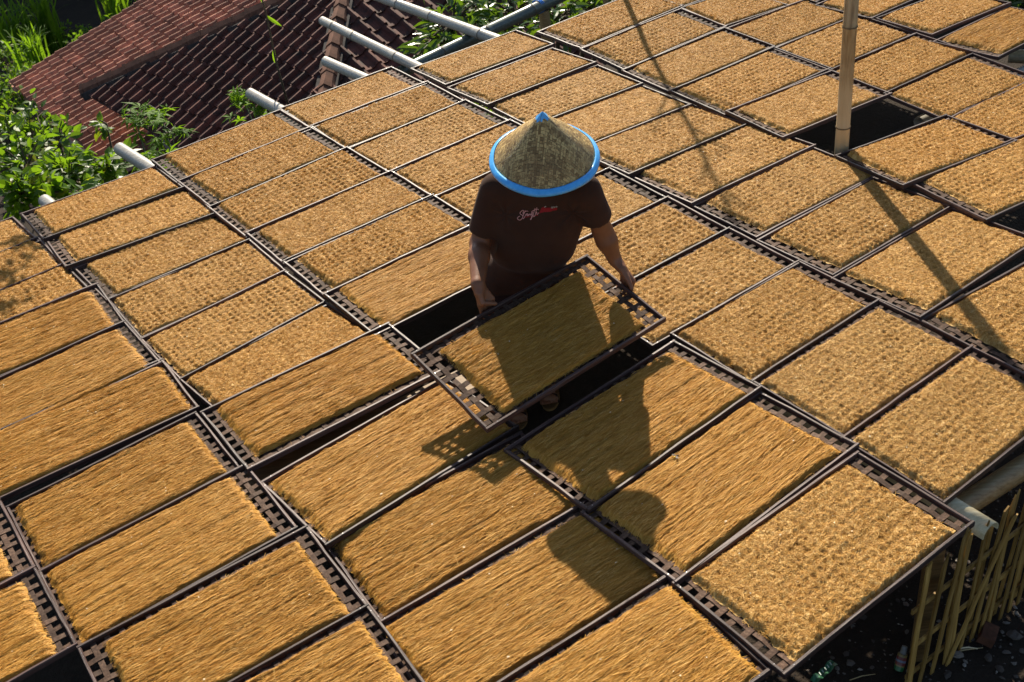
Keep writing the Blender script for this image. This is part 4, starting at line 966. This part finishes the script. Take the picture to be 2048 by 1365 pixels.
# ------------------------------------------------------------------ conical hat
def build_hat():
    hat = thing('conical_hat', 'woven conical bamboo hat with shiny blue rim on the man', 'hat', HAT_C)
    side = np.cross(HAT_N, [0, 1, 0.2]); side /= np.linalg.norm(side); fw = np.cross(HAT_N, side)
    frame(hat, side, fw, HAT_N, HAT_C)
    R_, H_ = .2075, .216
    m = Mat('woven_bamboo_strip'); uv = m.n('ShaderNodeTexCoord').outputs['Object']
    mp = m.n('ShaderNodeMapping'); mp.inputs['Rotation'].default_value = (0, 0, .35); m.l(uv, mp.inputs[0])
    def brick(scale, rot):
        mp = m.n('ShaderNodeMapping'); mp.inputs['Rotation'].default_value = (0, 0, rot); m.l(uv, mp.inputs[0])
        b = m.n('ShaderNodeTexBrick'); b.offset = .5; b.inputs['Scale'].default_value = scale; b.inputs['Mortar Size'].default_value = .012; b.inputs['Brick Width'].default_value = .62; b.inputs['Row Height'].default_value = .25
        b.inputs['Color1'].default_value = (.22, .125, .032, 1); b.inputs['Color2'].default_value = (.72, .50, .19, 1); b.inputs['Mortar'].default_value = (.10, .055, .016, 1); b.inputs['Bias'].default_value = -.1
        m.l(mp.outputs[0], b.inputs['Vector']); return b
    b1 = brick(27, .30); b2 = brick(27, .30 + math.pi / 2)
    ck = m.n('ShaderNodeTexChecker'); ck.inputs['Scale'].default_value = 64; mp2 = m.n('ShaderNodeMapping'); mp2.inputs['Rotation'].default_value = (0, 0, .30); m.l(uv, mp2.inputs[0]); m.l(mp2.outputs[0], ck.inputs['Vector'])
    c = m.mix(ck.outputs['Fac'], b1.outputs['Color'], b2.outputs['Color'])
    nz = m.noise(uv, 6, 4, .6); c = m.mix(m.ramp(nz, [(.45, (0, 0, 0)), (.7, (.55, .55, .55))]), c, (.17, .10, .035))
    m.col(c); m.rough(.45, .4)
    hh = m.math('ADD', m.math('MULTIPLY', ck.outputs['Fac'], .5), m.math('SUBTRACT', 1.0, m.mix(ck.outputs['Fac'], b1.outputs['Fac'], b2.outputs['Fac'])))
    m.bump(hh, 1.0, .004)
    M['weave'] = m.m
    n = 72; mb = MB(); prof = [(.004, H_ + .001), (.02, H_ - .015), (.06, H_ * .735), (.11, H_ * .515), (.15, H_ * .325), (.18, H_ * .165), (.196, H_ * .072), (R_, .002)]
    vs = []
    for k, (r, z) in enumerate(prof):
        for i in range(n):
            a = 2 * math.pi * i / n; w = 1 + .006 * math.sin(3 * a + 1) + .002 * math.sin(11 * a); vs.append((r * w * math.cos(a), r * w * math.sin(a), z + .0025 * math.sin(5 * a + r * 20) * r / .2))
    for (r, z) in [(p[0] - .004, p[1] - .005) for p in prof[::-1]]:
        for i in range(n):
            a = 2 * math.pi * i / n; vs.append((max(r, .001) * math.cos(a), max(r, .001) * math.sin(a), z))
    N_ = len(prof) * 2
    mb.add(vs, [(k * n + i, (k + 1) * n + i, (k + 1) * n + (i + 1) % n, k * n + (i + 1) % n) for k in range(N_ - 1) for i in range(n)])
    mb.obj('woven_cone', M['weave'], hat, smooth=True)
    m = Mat('blue_vinyl'); f = m.noise(m.coord((1, 1, 1)), 35, 4, .7); m.col(m.ramp(f, [(.3, (.05, .34, .76)), (.72, (.10, .48, .94))])); m.rough(.24, .6); m.bump(f, .15, .003); M['vinyl'] = m.m
    mb = MB(); rim = [(.2030, .0125), (.2095, .0080), (.2200, .0020), (.2232, -.004), (.2225, -.012), (.2170, -.014), (.2120, -.005), (.203, .001)]
    vs = []
    for r, z in rim:
        for i in range(n):
            a = 2 * math.pi * i / n; w = 1 + .006 * math.sin(3 * a + 1) + .002 * math.sin(11 * a); vs.append((r * w * math.cos(a), r * w * math.sin(a), z + .0025 * math.sin(5 * a + r * 20) * r / .2))
    K_ = len(rim); mb.add(vs, [(k * n + i, ((k + 1) % K_) * n + i, ((k + 1) % K_) * n + (i + 1) % n, k * n + (i + 1) % n) for k in range(K_) for i in range(n)])
    mb.obj('rim_band', M['vinyl'], hat, smooth=True)
    mb = MB(); z0 = H_ + .012
    for i in range(4):
        a0 = i * math.pi / 2 - .5; a1 = a0 + math.pi / 2 - .12; am = (a0 + a1) / 2
        r1 = .026; zz = H_ - .012; tipr = (.046, .030, .034, .030)[i]
        mb.add([(0, 0, z0), (r1 * math.cos(a0), r1 * math.sin(a0), zz - .004), (tipr * math.cos(am), tipr * math.sin(am), H_ - .004 - tipr * .90), (r1 * math.cos(a1), r1 * math.sin(a1), zz - .004)], [(0, 1, 2), (0, 2, 3)])
    mb.obj('tip_patch', M['vinyl'], hat)
build_hat()
# sandals on his feet
for toe, an in (((.150, 4.455), (.165, 4.545)), ((-.020, 4.335), (-.015, 4.47))):
    toe = np.array(toe); an = np.array(an); f = toe - an; f /= np.linalg.norm(f); s = np.array([f[1], -f[0]]); mb = MB(); ring = []
    sh = thing('sandal', 'pale flat sandal under the foot ' + ('nearer the lifted tray corner' if toe[0] < 0 else 'seen through the gap with toes showing'), 'sandal', (toe[0], toe[1], .0))
    for k in range(20):
        a = 2 * math.pi * k / 20; u = math.cos(a); w = math.sin(a); ring.append(toe * 0 + f * (u * .12 - .055) + s * w * (.047 + .008 * u))
    mb.add([(p[0], p[1], z) for z in (-.012, .008) for p in ring], [tuple(range(19, -1, -1)), tuple(range(20, 40))] + [(k, (k + 1) % 20, 20 + (k + 1) % 20, 20 + k) for k in range(20)])
    mb.obj('sole', M['plank'], sh)
    mb = MB(); mb.tube([np.array([*(s * w * .045 + f * .0), z]) for w, z in ((-1, .0), (-.8, .045), (0, .062), (.8, .045), (1, 0))], .007, 6); mb.obj('strap', M['trousers'], sh)
# ------------------------------------------------------------------ plants
def leaf_mat(name, c0, c1, tr=.45, rough=.38, yellow=None):
    m = Mat(name); oi = m.n('ShaderNodeObjectInfo'); gi = m.n('ShaderNodeNewGeometry')
    r_ = m.math('FRACT', m.math('ADD', oi.outputs['Random'], gi.outputs['Random Per Island']))
    st = [(.0, c0), (.8, c1)] + ([(.93, c1), (.97, yellow)] if yellow else [])
    c = m.ramp(r_, st); f = m.noise(m.coord(), 40, 3); c = m.mix(m.math('MULTIPLY', f, .35), c, c0)
    m.col(c); m.rough(rough, .5 if rough < .45 else .2)
    t = m.mix(.55, c, (.24, .40, .008)); m.translucent(t, tr); return m.m
M['leaf'] = leaf_mat('bush_leaf', (.034, .095, .008), (.10, .20, .012), .55, .42, (.32, .24, .02))
M['leaf_bright'] = leaf_mat('bright_leaf', (.06, .14, .012), (.12, .25, .015), .55, .6)
M['leaf_dark'] = leaf_mat('glossy_dark_leaf', (.022, .060, .010), (.055, .13, .020), .36, .26)
M['weed'] = leaf_mat('weed_leaf', (.05, .12, .010), (.13, .26, .020), .55, .55, (.30, .20, .03))
M['stem'] = simple('brown_stem', (.075, .055, .032), .8, .3, 0, .4)
M['green_stem'] = simple('green_stem', (.07, .11, .03), .5)

def leaf_shape(kind):
    """unit leaf along +x, midrib fold, tip droop"""
    if kind == 'ovate': w = [(0, .02), (.18, .22), (.42, .30), (.68, .23), (.88, .09), (1, .004)]; fold, dr = .30, .16
    elif kind == 'lance': w = [(0, .015), (.15, .085), (.4, .135), (.68, .115), (.88, .05), (1, .004)]; fold, dr = .35, .34
    elif kind == 'blade': w = [(0, .02), (.3, .03), (.6, .026), (.85, .014), (1, .002)]; fold, dr = .4, .5
    if kind != 'star':
        v = []; f = []
        for x, y in w: z = -dr * x * x; v += [(x, -y, z + fold * y), (x, 0, z), (x, y, z + fold * y)]
        for i in range(len(w) - 1):
            o = i * 3; f += [(o, o + 3, o + 4, o + 1), (o + 1, o + 4, o + 5, o + 2)]
        return v, f
    v = [(0, 0, 0)]; f = []
    for k, (a, l) in enumerate(((-1.9, .55), (-1.0, .85), (0, 1.0), (1.0, .85), (1.9, .55))):
        o = len(v); c, s = math.cos(a), math.sin(a)
        for x, y, z in ((.42, -.13, .03), (.42, .13, .03), (.42, 0, 0), (1, 0, -.18)):
            v.append(((c * x - s * y) * l, (s * x + c * y) * l, z))
        f += [(0, o, o + 2), (0, o + 2, o + 1), (o, o + 3, o + 2), (o + 2, o + 3, o + 1)]
    return v, f
LV = {k: leaf_shape(k) for k in ('ovate', 'lance', 'blade', 'star')}

def plant(name, label, base, blobs, kind, size, mat, nparts, cat='plant', group=None, stemr=.02, seed=1, up=.35, stem_mat='stem', hub=None):
    """stems from the base into each blob; leaves sit on twig ends through the blob's volume"""
    r = random.Random(seed); base = np.asarray(base, float); root = thing(name, label, cat, base, group)
    st = MB(); leaves = []
    if hub is not None: hub = np.asarray(hub, float); st.tube([base - base, (hub - base) * .5, hub - base], [stemr * 2, stemr * 1.6, stemr * 1.1], 8)
    for c, rad, n in blobs:
        c = np.asarray(c, float); rad = np.asarray(rad if np.ndim(rad) else [rad] * 3, float)
        b0_ = base if hub is None else hub
        mid = b0_ * .5 + c * .5 + np.array([r.uniform(-.1, .1), r.uniform(-.1, .1), .05])
        st.tube([b0_ - base, mid - base, c - base], [stemr, stemr * .7, stemr * .4], 6)
        twigs = max(3, n // 7)
        for k in range(twigs):
            d = np.array([r.gauss(0, 1), r.gauss(0, 1), r.gauss(.25, .9)]); d /= np.linalg.norm(d); e = c + d * rad * r.uniform(.55, 1.0)
            m_ = (c + e) / 2 + np.array([0, 0, .03]); st.tube([c - base, m_ - base, e - base], [stemr * .35, stemr * .25, .0025], 4, False)
            for j in range(max(1, n // twigs)):
                t = r.uniform(.35, 1.05); p = c + (e - c) * t + np.array([r.gauss(0, .03), r.gauss(0, .03), r.gauss(0, .025)]) * (size / .1)
                ld = d * .8 + np.array([r.gauss(0, .7), r.gauss(0, .7), r.gauss(.0, .45)]); ld /= np.linalg.norm(ld)
                nn = np.array([r.gauss(0, .5), r.gauss(0, .5), up + r.uniform(.3, 1)]); nn = nn - ld * (nn @ ld); nn /= np.linalg.norm(nn) + 1e-9
                leaves.append((p, ld, np.cross(nn, ld), nn, size * r.uniform(.6, 1.25)))
    st.obj('stem', M[stem_mat], root, smooth=True)
    leaves.sort(key=lambda q: np.linalg.norm(q[0] - CAMPOS))
    v, f = LV[kind]; mb = MB(); mb.add(v, f); me = mb.mesh('leaf', mat)
    rest = MB()
    for i, (p, x, y, z, s) in enumerate(leaves):
        if i < nparts: frame(link('leaf', me, root), x * s, y * s, z * s, p)
        else: rest.add([p - base + s * (x * a + y * b + z * c) for a, b, c in v], f)
    if rest.v: q = rest.obj('foliage', mat, root); q['kind'] = 'stuff'
    return root

def A_(px, py, z): return at(px, py, z)
b = A_(110, 330, -.2)
plant('leafy_bush', 'broad-leaved bush crowding the rack edge at the upper corner, some leaves yellow', [b[0], b[1] + .3, ground_height(b[0], b[1] + .3)],
      [(A_(55, 335, .12), (.36, .3, .3), 190), (A_(140, 352, .18), (.32, .25, .24), 160), (A_(215, 345, .22), (.28, .22, .22), 120), (A_(20, 285, -.2), (.4, .35, .32), 170), (A_(70, 300, -.4), (.5, .4, .4), 200), (A_(180, 372, .0), (.4, .3, .3), 140),
       (A_(120, 292, -.15), (.3, .3, .26), 70), (A_(45, 392, .36), (.3, .2, .2), 130), (A_(150, 392, .36), (.24, .16, .14), 80), (A_(213, 248, -.05), (.13, .13, .2), 26), (A_(285, 322, .34), (.16, .14, .16), 28), (A_(75, 235, -.6), (.34, .3, .25), 50)],
      'ovate', .098, M['leaf'], 260, 'bush', None, .022, 3)
b = A_(320, 300, .2)
plant('lobed_leaf_plant', 'bright green plant with lobed leaves standing against the shaded roof', [b[0], b[1], ground_height(b[0], b[1])],
      [(A_(318, 222, .42), (.17, .15, .12), 22), (A_(345, 265, .40), (.15, .12, .13), 20), (A_(275, 255, .36), (.14, .12, .12), 18), (A_(318, 312, .44), (.16, .1, .12), 18)],
      'star', .115, M['leaf_bright'], 200, 'plant', None, .010, 5, .6, 'green_stem')
b = A_(492, 226, .4)
plant('lobed_leaf_plant', 'small bright plant peeping up beside the stubby pole end', [b[0], b[1], ground_height(b[0], b[1])],
      [(A_(490, 208, .44), (.13, .11, .11), 20), (A_(515, 232, .46), (.15, .1, .09), 16), (A_(470, 238, .42), (.08, .08, .08), 8)], 'star', .10, M['leaf_bright'], 200, 'plant', None, .010, 6, .6, 'green_stem')
# lone thin stalk in front of the shaded roof
sb_ = A_(577, 213, .35)
wd = thing('tall_weed', 'lone thin weed stalk with a few hanging leaves before the shaded roof', 'weed', sb_ - np.array([0, 0, 1.6]))
mb = MB(); mb.tube([(0, 0, 0), (0, 0, 1.6), (-.012, 0, 1.95), (.0, 0, 2.3), (-.01, 0, 2.62)], [.010, .009, .008, .007, .004], 6); mb.obj('stem', M['stem'], wd, smooth=True)
mb = MB(); v, f = LV['lance']; mb.add(v, f); lm = mb.mesh('leaf', M['leaf_bright'])
for z, dx, dz, s in ((2.30, .62, -.75, .15), (2.06, -.18, -.97, .15), (2.52, -.05, -1, .17)):
    d = np.array([dx, .1, dz]); d /= np.linalg.norm(d); y = np.cross([.1, -1, .2], d); y /= np.linalg.norm(y)
    frame(link('leaf', lm, wd), d * s, y * s * .62, np.cross(d, y) * s, sb_ + np.array([-.005, 0, z - 1.6]))
# glossy tree behind the bamboo beam
tb = A_(985, 40, -.3)
plant('glossy_tree', 'dark glossy-leaved tree behind the green bamboo beam', [tb[0], tb[1] + .3, ground_height(tb[0], tb[1] + .3) - .1],
      [(A_(905, 55, .12), (.36, .32, .28), 100), (A_(880, 95, .0), (.26, .26, .25), 60), (A_(960, 85, .05), (.34, .3, .26), 90), (A_(955, 25, -.1), (.42, .4, .3), 110), (A_(1030, 30, -.2), (.45, .4, .32), 120),
       (A_(1120, 40, .05), (.34, .3, .25), 100), (A_(1180, 22, .0), (.34, .3, .22), 90), (A_(1080, -10, -.3), (.6, .5, .4), 130), (A_(1230, -15, -.1), (.4, .4, .3), 80)],
      'lance', .175, M['leaf_dark'], 280, 'tree', None, .05, 9, .1)
# weeds and tall grass on the far side of the annexe
for k, (lab, blobs, s, sd) in enumerate([
    ('pale green weedy shrub along the annexe verge, nearer the roof top', [((215, 70, -3.0), .55, 260), ((170, 100, -3.0), .5, 260), ((255, 30, -3.1), .45, 160)], .10, 21),
    ('weedy shrub spreading beside the annexe eave corner', [((95, 150, -2.9), .55, 300), ((45, 175, -2.8), .6, 300), ((35, 225, -2.4), .55, 300), ((10, 130, -3.0), .6, 240)], .095, 22),
    ('low weeds in front of the black shade at the top corner', [((60, 85, -3.3), .6, 240), ((130, 75, -3.4), .5, 220), ((10, 80, -3.3), .5, 160)], .10, 23)]):
    bl = [(A_(*c), (r_, r_, r_ * .75), n) for c, r_, n in blobs]; bs = np.mean([c for c, _, _ in bl], 0)
    plant('weedy_shrub', lab, [bs[0], bs[1], ground_height(bs[0], bs[1])], bl, 'ovate', s, M['weed'], 0, 'shrub', 'weeds beyond the annexe', .02, sd, .5)
def grass(label, px, n, h, sd):
    r = random.Random(sd); c = A_(*px); root = thing('tall_grass', label, 'grass', [c[0], c[1], ground_height(c[0], c[1])], 'tall grass clumps'); c = np.array(root.location); base = MB()
    hh = A_(*px)[2] - c[2]
    for i in range(n):
        a = r.uniform(0, 6.28); q = r.uniform(.3, 1.0); L = h * r.uniform(.6, 1.15); w = r.uniform(.012, .022); x0 = np.array([r.gauss(0, .13), r.gauss(0, .13), 0]); P = []
        for t in (0, .35, .62, .84, 1): P.append(x0 + np.array([math.cos(a) * q * t * t * .6 * h, math.sin(a) * q * t * t * .6 * h, L * (t - .42 * q * t ** 3) + hh * min(1, t * 3)]))
        s = np.array([-math.sin(a), math.cos(a), 0]); vs = []
        for k, p in enumerate(P): ww = w * (1, 1.1, .9, .55, .05)[k]; vs += [p - s * ww, p + s * ww]
        base.add(vs, [(2 * k, 2 * k + 1, 2 * k + 3, 2 * k + 2) for k in range(4)])
    o = base.obj('blades', M['leaf_bright'], root); o['kind'] = 'stuff'
grass('tall grass clump rising against the black shade, beside the frame corner', (40, 95, -3.2), 70, 1.15, 31)
grass('tall grass clump in the middle of the weeds by the annexe', (95, 70, -3.2), 60, 1.2, 32)
grass('tall grass clump arching over the annexe verge top', (235, 30, -2.9), 50, .9, 33)
grass('tall grass clump with bent blades just beyond the annexe eave', (70, 130, -2.9), 60, .8, 34)
# leafy branch reaching in high above the view: only its leaf shadows fall on the far-left trays
plant('overhanging_tree', 'tree at the far side of the bush whose leaves shade the cut-off edge trays', [-7.4, 8.2, float(ground_height(np.array(-7.4), np.array(8.2)))],
      [((-2.78, 8.35, 2.62), (.16, .2, .10), 26), ((-2.66, 7.95, 2.60), (.13, .2, .10), 20), ((-2.62, 7.62, 2.60), (.10, .2, .10), 18), ((-2.95, 8.05, 2.65), (.22, .3, .12), 40), ((-4.6, 8.6, 3.0), (.8, .7, .3), 260), ((-6.6, 8.4, 3.3), (1.2, 1.0, .6), 420)], 'ovate', .085, M['leaf'], 0, 'tree', None, .035, 51, .8, hub=(-7.0, 8.4, 3.1))
# unseen trees added beyond the view to keep the slope behind the houses shaded
for k, (x, y, tz, lab) in enumerate([(-14.5, 33, 5.6, 'unseen tall dense tree added for shade far beyond the weeds, outermost of its row'), (-11.2, 34, 5.9, 'unseen tall dense tree added far beyond the weeds, shading the slope'), (-8.0, 33, 5.6, 'unseen tall dense tree added for shade far behind the annexe'), (-1.3, 34, 10.6, 'unseen tallest dense tree added to shade the annexe roof top from far behind'), (2.2, 33, 10.2, 'unseen tall dense tree added for shade far behind the hipped house')]):
    gz = float(ground_height(np.array(x), np.array(y))); r = random.Random(k)
    bl = [((x + r.uniform(-1.3, 1.3), y + r.uniform(-1, 1), gz + 1.0 + (tz - gz - 2) * q / 12), (2.2, 1.8, 1.2), 210) for q in range(13)]
    plant('added_shade_tree', lab, [x, y, gz], bl, 'ovate', .85, M['leaf_dark'], 0, 'tree', 'added shade trees behind the houses', .16, 60 + k)
for k, (x, y) in enumerate([(2.0, 9.9), (3.3, 9.4), (4.6, 9.0)]):  # unseen bushes added to shade the ground under the back of the rack
    gz = float(ground_height(np.array(x), np.array(y)))
    plant('added_shade_bush', ('bush just beyond the back edge of the rack, nearest the glossy tree', 'unseen bush added for shade beyond the rack back edge, middle of its row', 'unseen bush added for shade beyond the back corner of the rack')[k], [x, y, gz], [((x + dx, y + dy, .25 + dz), (.5, .35, .4), 150) for dx, dy, dz in ((-.5, 0, 0), (0, .1, .15), (.5, 0, 0), (-.3, .1, -.5), (.3, .1, -.5), (0, 0, -.9))], 'ovate', .16, M['leaf_dark'], 0, 'bush', 'added shade bushes behind the rack', .03, 80 + k)
tc_ = A_(2040, 2, -.2)
plant('corner_shrub', 'dark leaves showing past the last tray at the top corner', [tc_[0], tc_[1], ground_height(tc_[0], tc_[1])], [(A_(2035, -8, .1), .3, 60), (A_(2075, 5, .1), .3, 60)], 'lance', .12, M['leaf_dark'], 0, 'shrub', None, .02, 41)
gw = A_(975, 222, .25)
plant('rack_weed', 'green weed showing through the gap between two rows of trays', [gw[0], gw[1], ground_height(gw[0], gw[1])], [(A_(975, 222, .30), (.16, .14, .12), 40), (A_(1000, 236, .3), (.14, .12, .12), 30)], 'ovate', .06, M['leaf'], 40, 'weed', None, .008, 44)

# ------------------------------------------------------------------ slatted bamboo fence
F0 = np.array([1.2675, 2.5032, 0.0]); Fd = np.array([.5390, .3177, 0]); Fd /= np.linalg.norm(Fd); Fn = np.array([Fd[1], -Fd[0], 0])
fence = thing('bamboo_fence', 'rough fence of thin bamboo pickets under the front corner of the rack', 'fence', F0)
def picket_mesh(seed, L, w):
    r = random.Random(seed); mb = MB(); n = 5; t = .006; cut = r.uniform(.01, .05); vs = []
    for i in range(n):
        z = L * i / (n - 1); dx = r.gauss(0, .0025); ww = w * (1 + r.gauss(0, .08))
        zl, zr = (z, z + (cut if i == n - 1 else 0))
        vs += [(dx - ww / 2, -t / 2, zl), (dx + ww / 2, -t / 2, zr), (dx + ww / 2, t / 2, zr), (dx - ww / 2, t / 2, zl)]
    for i in range(n - 1):
        for a in range(4): mb.f.append((i * 4 + a, i * 4 + (a + 1) % 4, (i + 1) * 4 + (a + 1) % 4, (i + 1) * 4 + a))
    mb.f += [(3, 2, 1, 0), tuple((n - 1) * 4 + k for k in range(4))]; mb.v = vs; mb.m = [0] * len(mb.f)
    return mb.mesh('picket', M['picket'])
PK = [picket_mesh(i, .655, w) for i, w in enumerate((.019, .022, .017, .020))]
def put_picket(s, off, lean, h=1.0, deep=-.03):
    z = np.array([Fd[0] * lean, Fd[1] * lean, 1.0]); z /= np.linalg.norm(z); x = Fd - z * (Fd @ z); x /= np.linalg.norm(x)
    o = link('picket', rnd.choice(PK), fence); frame(o, x, np.cross(z, x), z * h, F0 + Fd * s + Fn * off + np.array([0, 0, deep]))
s = .0
for k in range(24):
    put_picket(s, .010 + rnd.uniform(0, .004), .035 + rnd.gauss(0, .025), rnd.uniform(.94, 1.07)); s += rnd.choice((.030, .050, .058, .062, .070))
s = .02
for k in range(13):
    put_picket(s, -.012 - rnd.uniform(0, .004), .02 + rnd.gauss(0, .05), rnd.uniform(.86, 1.0)); s += rnd.uniform(.06, .14)
put_picket(.20, .024, .42, 1.02, -.02)                                       # leaning brace
def xrail(z, s0, s1):
    mb = MB(); a = Fd * s0 + np.array([0, 0, z]); b_ = Fd * s1 + np.array([0, 0, z + .01])
    mb.add([p + Fn * o + np.array([0, 0, q]) for p in (a, (a + b_) / 2 + np.array([0, 0, rnd.uniform(-.008, .008)]), b_) for o, q in ((-.004, -.011), (.004, -.011), (.004, .011), (-.004, .011))],
           [(k * 4 + j, k * 4 + (j + 1) % 4, k * 4 + 4 + (j + 1) % 4, k * 4 + 4 + j) for k in range(2) for j in range(4)] + [(3, 2, 1, 0), (8, 9, 10, 11)])
    mb.obj('cross_rail', M['picket'], fence)
xrail(.445, -.03, 1.5); xrail(.235, .02, 1.5); xrail(.075, -.01, 1.5)
for s_ in (.16, .95):
    mb = MB(); mb.box((-.025, -.025, -.1), (.025, .025, .60)); o = mb.obj('post', M['plank'], fence); o.location = tuple(Fd * s_ - Fn * .07)

# ------------------------------------------------------------------ rubble and litter by the fence
def pebble(r, s):
    v = []; f = []
    for j, (z, q) in enumerate(((-.7, .55), (-.1, 1.0), (.45, .8), (.75, .35))):
        for i in range(6): a = i * math.pi / 3 + j * .4; v.append((s[0] * q * math.cos(a) * r.uniform(.62, 1.25), s[1] * q * math.sin(a) * r.uniform(.62, 1.25), s[2] * z * r.uniform(.75, 1.15)))
    for j in range(3):
        for i in range(6): f.append((j * 6 + i, j * 6 + (i + 1) % 6, j * 6 + 6 + (i + 1) % 6, j * 6 + 6 + i))
    f += [(18, 19, 20, 21, 22, 23), (5, 4, 3, 2, 1, 0)]; return v, f
def stone_mat():
    m = Mat('grey_stone'); gi = m.n('ShaderNodeNewGeometry'); oi = m.n('ShaderNodeObjectInfo'); f = m.noise(m.coord(), 40, 4)
    rr = m.math('FRACT', m.math('ADD', gi.outputs['Random Per Island'], oi.outputs['Random']))
    c = m.ramp(rr, [(0, (.05, .04, .034)), (.5, (.12, .10, .085)), (.85, (.20, .17, .14)), (1, (.34, .31, .27))]); c = m.mix(m.math('MULTIPLY', f, .4), c, (.06, .045, .035)); m.col(c); m.rough(.9, .25); m.bump(f, .4, .004); return m.m
M['stone'] = stone_mat()
r = random.Random(5); mb = MB()
for i in range(4200):
    x, y = r.uniform(.75, 3.3), r.uniform(1.6, 4.2)
    if r.random() > .9 and x < 1.4: continue
    s = r.choice((.003, .003, .004, .005, .006, .007, .009, .013)) * r.uniform(.7, 1.3); v, f = pebble(r, (s, s * r.uniform(.45, 1), s * r.uniform(.35, .7))); a = r.uniform(0, 6.3); c, sn = math.cos(a), math.sin(a)
    mb.add([(x + c * p[0] - sn * p[1], y + sn * p[0] + c * p[1], float(ground_height(x, y)) + p[2] + .0) for p in v], f)
q = mb.obj('gravel', M['stone']); q['kind'] = 'stuff'; q['label'] = 'scattered gravel and crumbs on the dark soil'
for k, (px, py, s, lab) in enumerate([(1913, 1312, .026, 'rounded grey stone at the foot of the pickets'), (1977, 1318, .020, 'pale stone lying apart on the dark soil'), (2030, 1275, .030, 'largest grey stone near the frame edge'), (1895, 1352, .022, 'stone beside the fence end in shade'), (2000, 1340, .018, 'small stone low on the dark soil'), (1700, 1328, .020, 'stone in the dark under the front rail'), (1675, 1338, .012, 'small stone beside the green wrapper')]):
    v, f = pebble(r, (s, s * .8, s * .6)); mb = MB(); mb.add(v, f); o = mb.obj('stone', M['stone'], smooth=False); o.location = at(px, py, .0) + np.array([0, 0, s * .3]); o.rotation_euler = (0, 0, k * 1.3); tag(o, lab, 'stone', 'stones by the fence')
br = at(1977, 1268, .02); mb = MB(); mb.add([(-.045, -.03, -.02), (.05, -.025, -.02), (.04, .03, -.02), (-.05, .028, -.02), (-.045, -.03, .022), (.042, -.025, .020), (.034, .028, .022), (-.05, .022, .018)], [(3, 2, 1, 0), (4, 5, 6, 7), (0, 1, 5, 4), (1, 2, 6, 5), (2, 3, 7, 6), (3, 0, 4, 7)])
o = mb.obj('broken_brick', simple('old_brick', (.09, .038, .022), .9, .2, 0, .4)); o.location = br; o.rotation_euler = (.2, .1, .9); tag(o, 'broken brown brick lying by the picket feet', 'brick')
def sticks(label, px, L, w, mat, rz):
    mb = MB(); mb.tube([(-L / 2, 0, 0), (0, .004, .003), (L / 2, 0, .002)], [w, w * .9, w * .6], 5); o = mb.obj('stick', mat); o.location = at(*px, .008); o.rotation_euler = (0, 0, rz); tag(o, label, 'stick')
sticks('white stick lying flat near the pickets', (1937, 1298), .065, .004, M['chip'], -.2)
sticks('long straw below the white stick', (1930, 1303), .14, .0025, M['bamboo_tan'], .05)
sticks('thin straw in the dark beneath the front rail', (1725, 1355), .10, .002, M['bamboo_tan'], .1)
# crumpled green wrapper with pale lettering marks
wp = at(1648, 1345, .012); wr = thing('green_wrapper', 'folded dark green wrapper with pale marks under the front rail', 'wrapper', wp, rz=.62)
mb = MB(); n = 7; L = .125
mb.add([(L * (i / (n - 1) - .5), y, .004 * math.sin(i * 1.4) + .010 * abs(y) / .016 * (i % 2)) for i in range(n) for y in (-.016, 0, .016)], [(i * 3 + j, i * 3 + 3 + j, i * 3 + 4 + j, i * 3 + 1 + j) for i in range(n - 1) for j in (0, 1)])
mb.obj('film', simple('green_film', (.03, .13, .06), .35), wr)
mb = MB()
for k in range(6): x = -.045 + .016 * k; mb.add([(x, -.006, .0145), (x + .004, -.007, .0145), (x + .009, .006, .0145), (x + .005, .007, .0145)], [(0, 1, 2, 3)])
mb.obj('lettering', simple('pale_ink', (.45, .55, .5), .6), wr)
# plastic bottle seen between the pickets
bp = at(1803, 1318, .03); bo = thing('plastic_bottle', 'small plastic bottle with red and blue label behind the pickets', 'bottle', bp)
frame(bo, np.array([.35, .45, .82]) / np.linalg.norm([.35, .45, .82]), np.array([.79, -.61, 0]), np.cross(np.array([.35, .45, .82]) / np.linalg.norm([.35, .45, .82]), [.79, -.61, 0]), bp)
for nm, x0, x1, r0, r1, c in (('base', -.045, -.028, .017, .018, (.01, .10, .03)), ('body', -.028, .02, .018, .018, (.20, .15, .05)), ('label_band', -.022, .010, .0186, .0186, (.14, .02, .02)), ('label_stripe', -.010, -.002, .0190, .0190, (.12, .15, .22)), ('cap', .02, .05, .012, .010, (.18, .18, .17))):
    mb = MB(); mb.tube([(x0, 0, 0), (x1, 0, 0)], [r0, r1], 12); mb.obj(nm, simple('bottle_' + nm, c, .35), bo, smooth=False)
# wasp by the rail of a combed tray
wq = at(1352, 914, RZ + .03); ws = thing('wasp', 'tiny yellow and dark wasp near the rail of a combed tray', 'insect', wq, rz=.5)
mb = MB(); mb.tube([(-.014, 0, 0), (-.010, 0, .002), (-.004, 0, .002), (0, 0, .001)], [.001, .0035, .0035, .001], 8); mb.obj('abdomen', simple('wasp_yellow', (.62, .36, .02), .4), ws, smooth=True)
mb = MB(); mb.tube([(0, 0, .001), (.004, 0, .002), (.008, 0, .002), (.010, 0, .001), (.013, 0, .001)], [.001, .003, .003, .0018, .0015], 8); mb.obj('thorax', simple('wasp_dark', (.03, .02, .015), .4), ws, smooth=True)
for sg in (-1, 1):
    mb = MB(); mb.add([(.004, sg * .002, .005), (-.004, sg * .016, .007), (-.010, sg * .014, .007), (-.006, sg * .004, .005)], [(0, 1, 2, 3)]); mb.obj('wing', simple('wasp_wing', (.10, .08, .06), .7), ws)
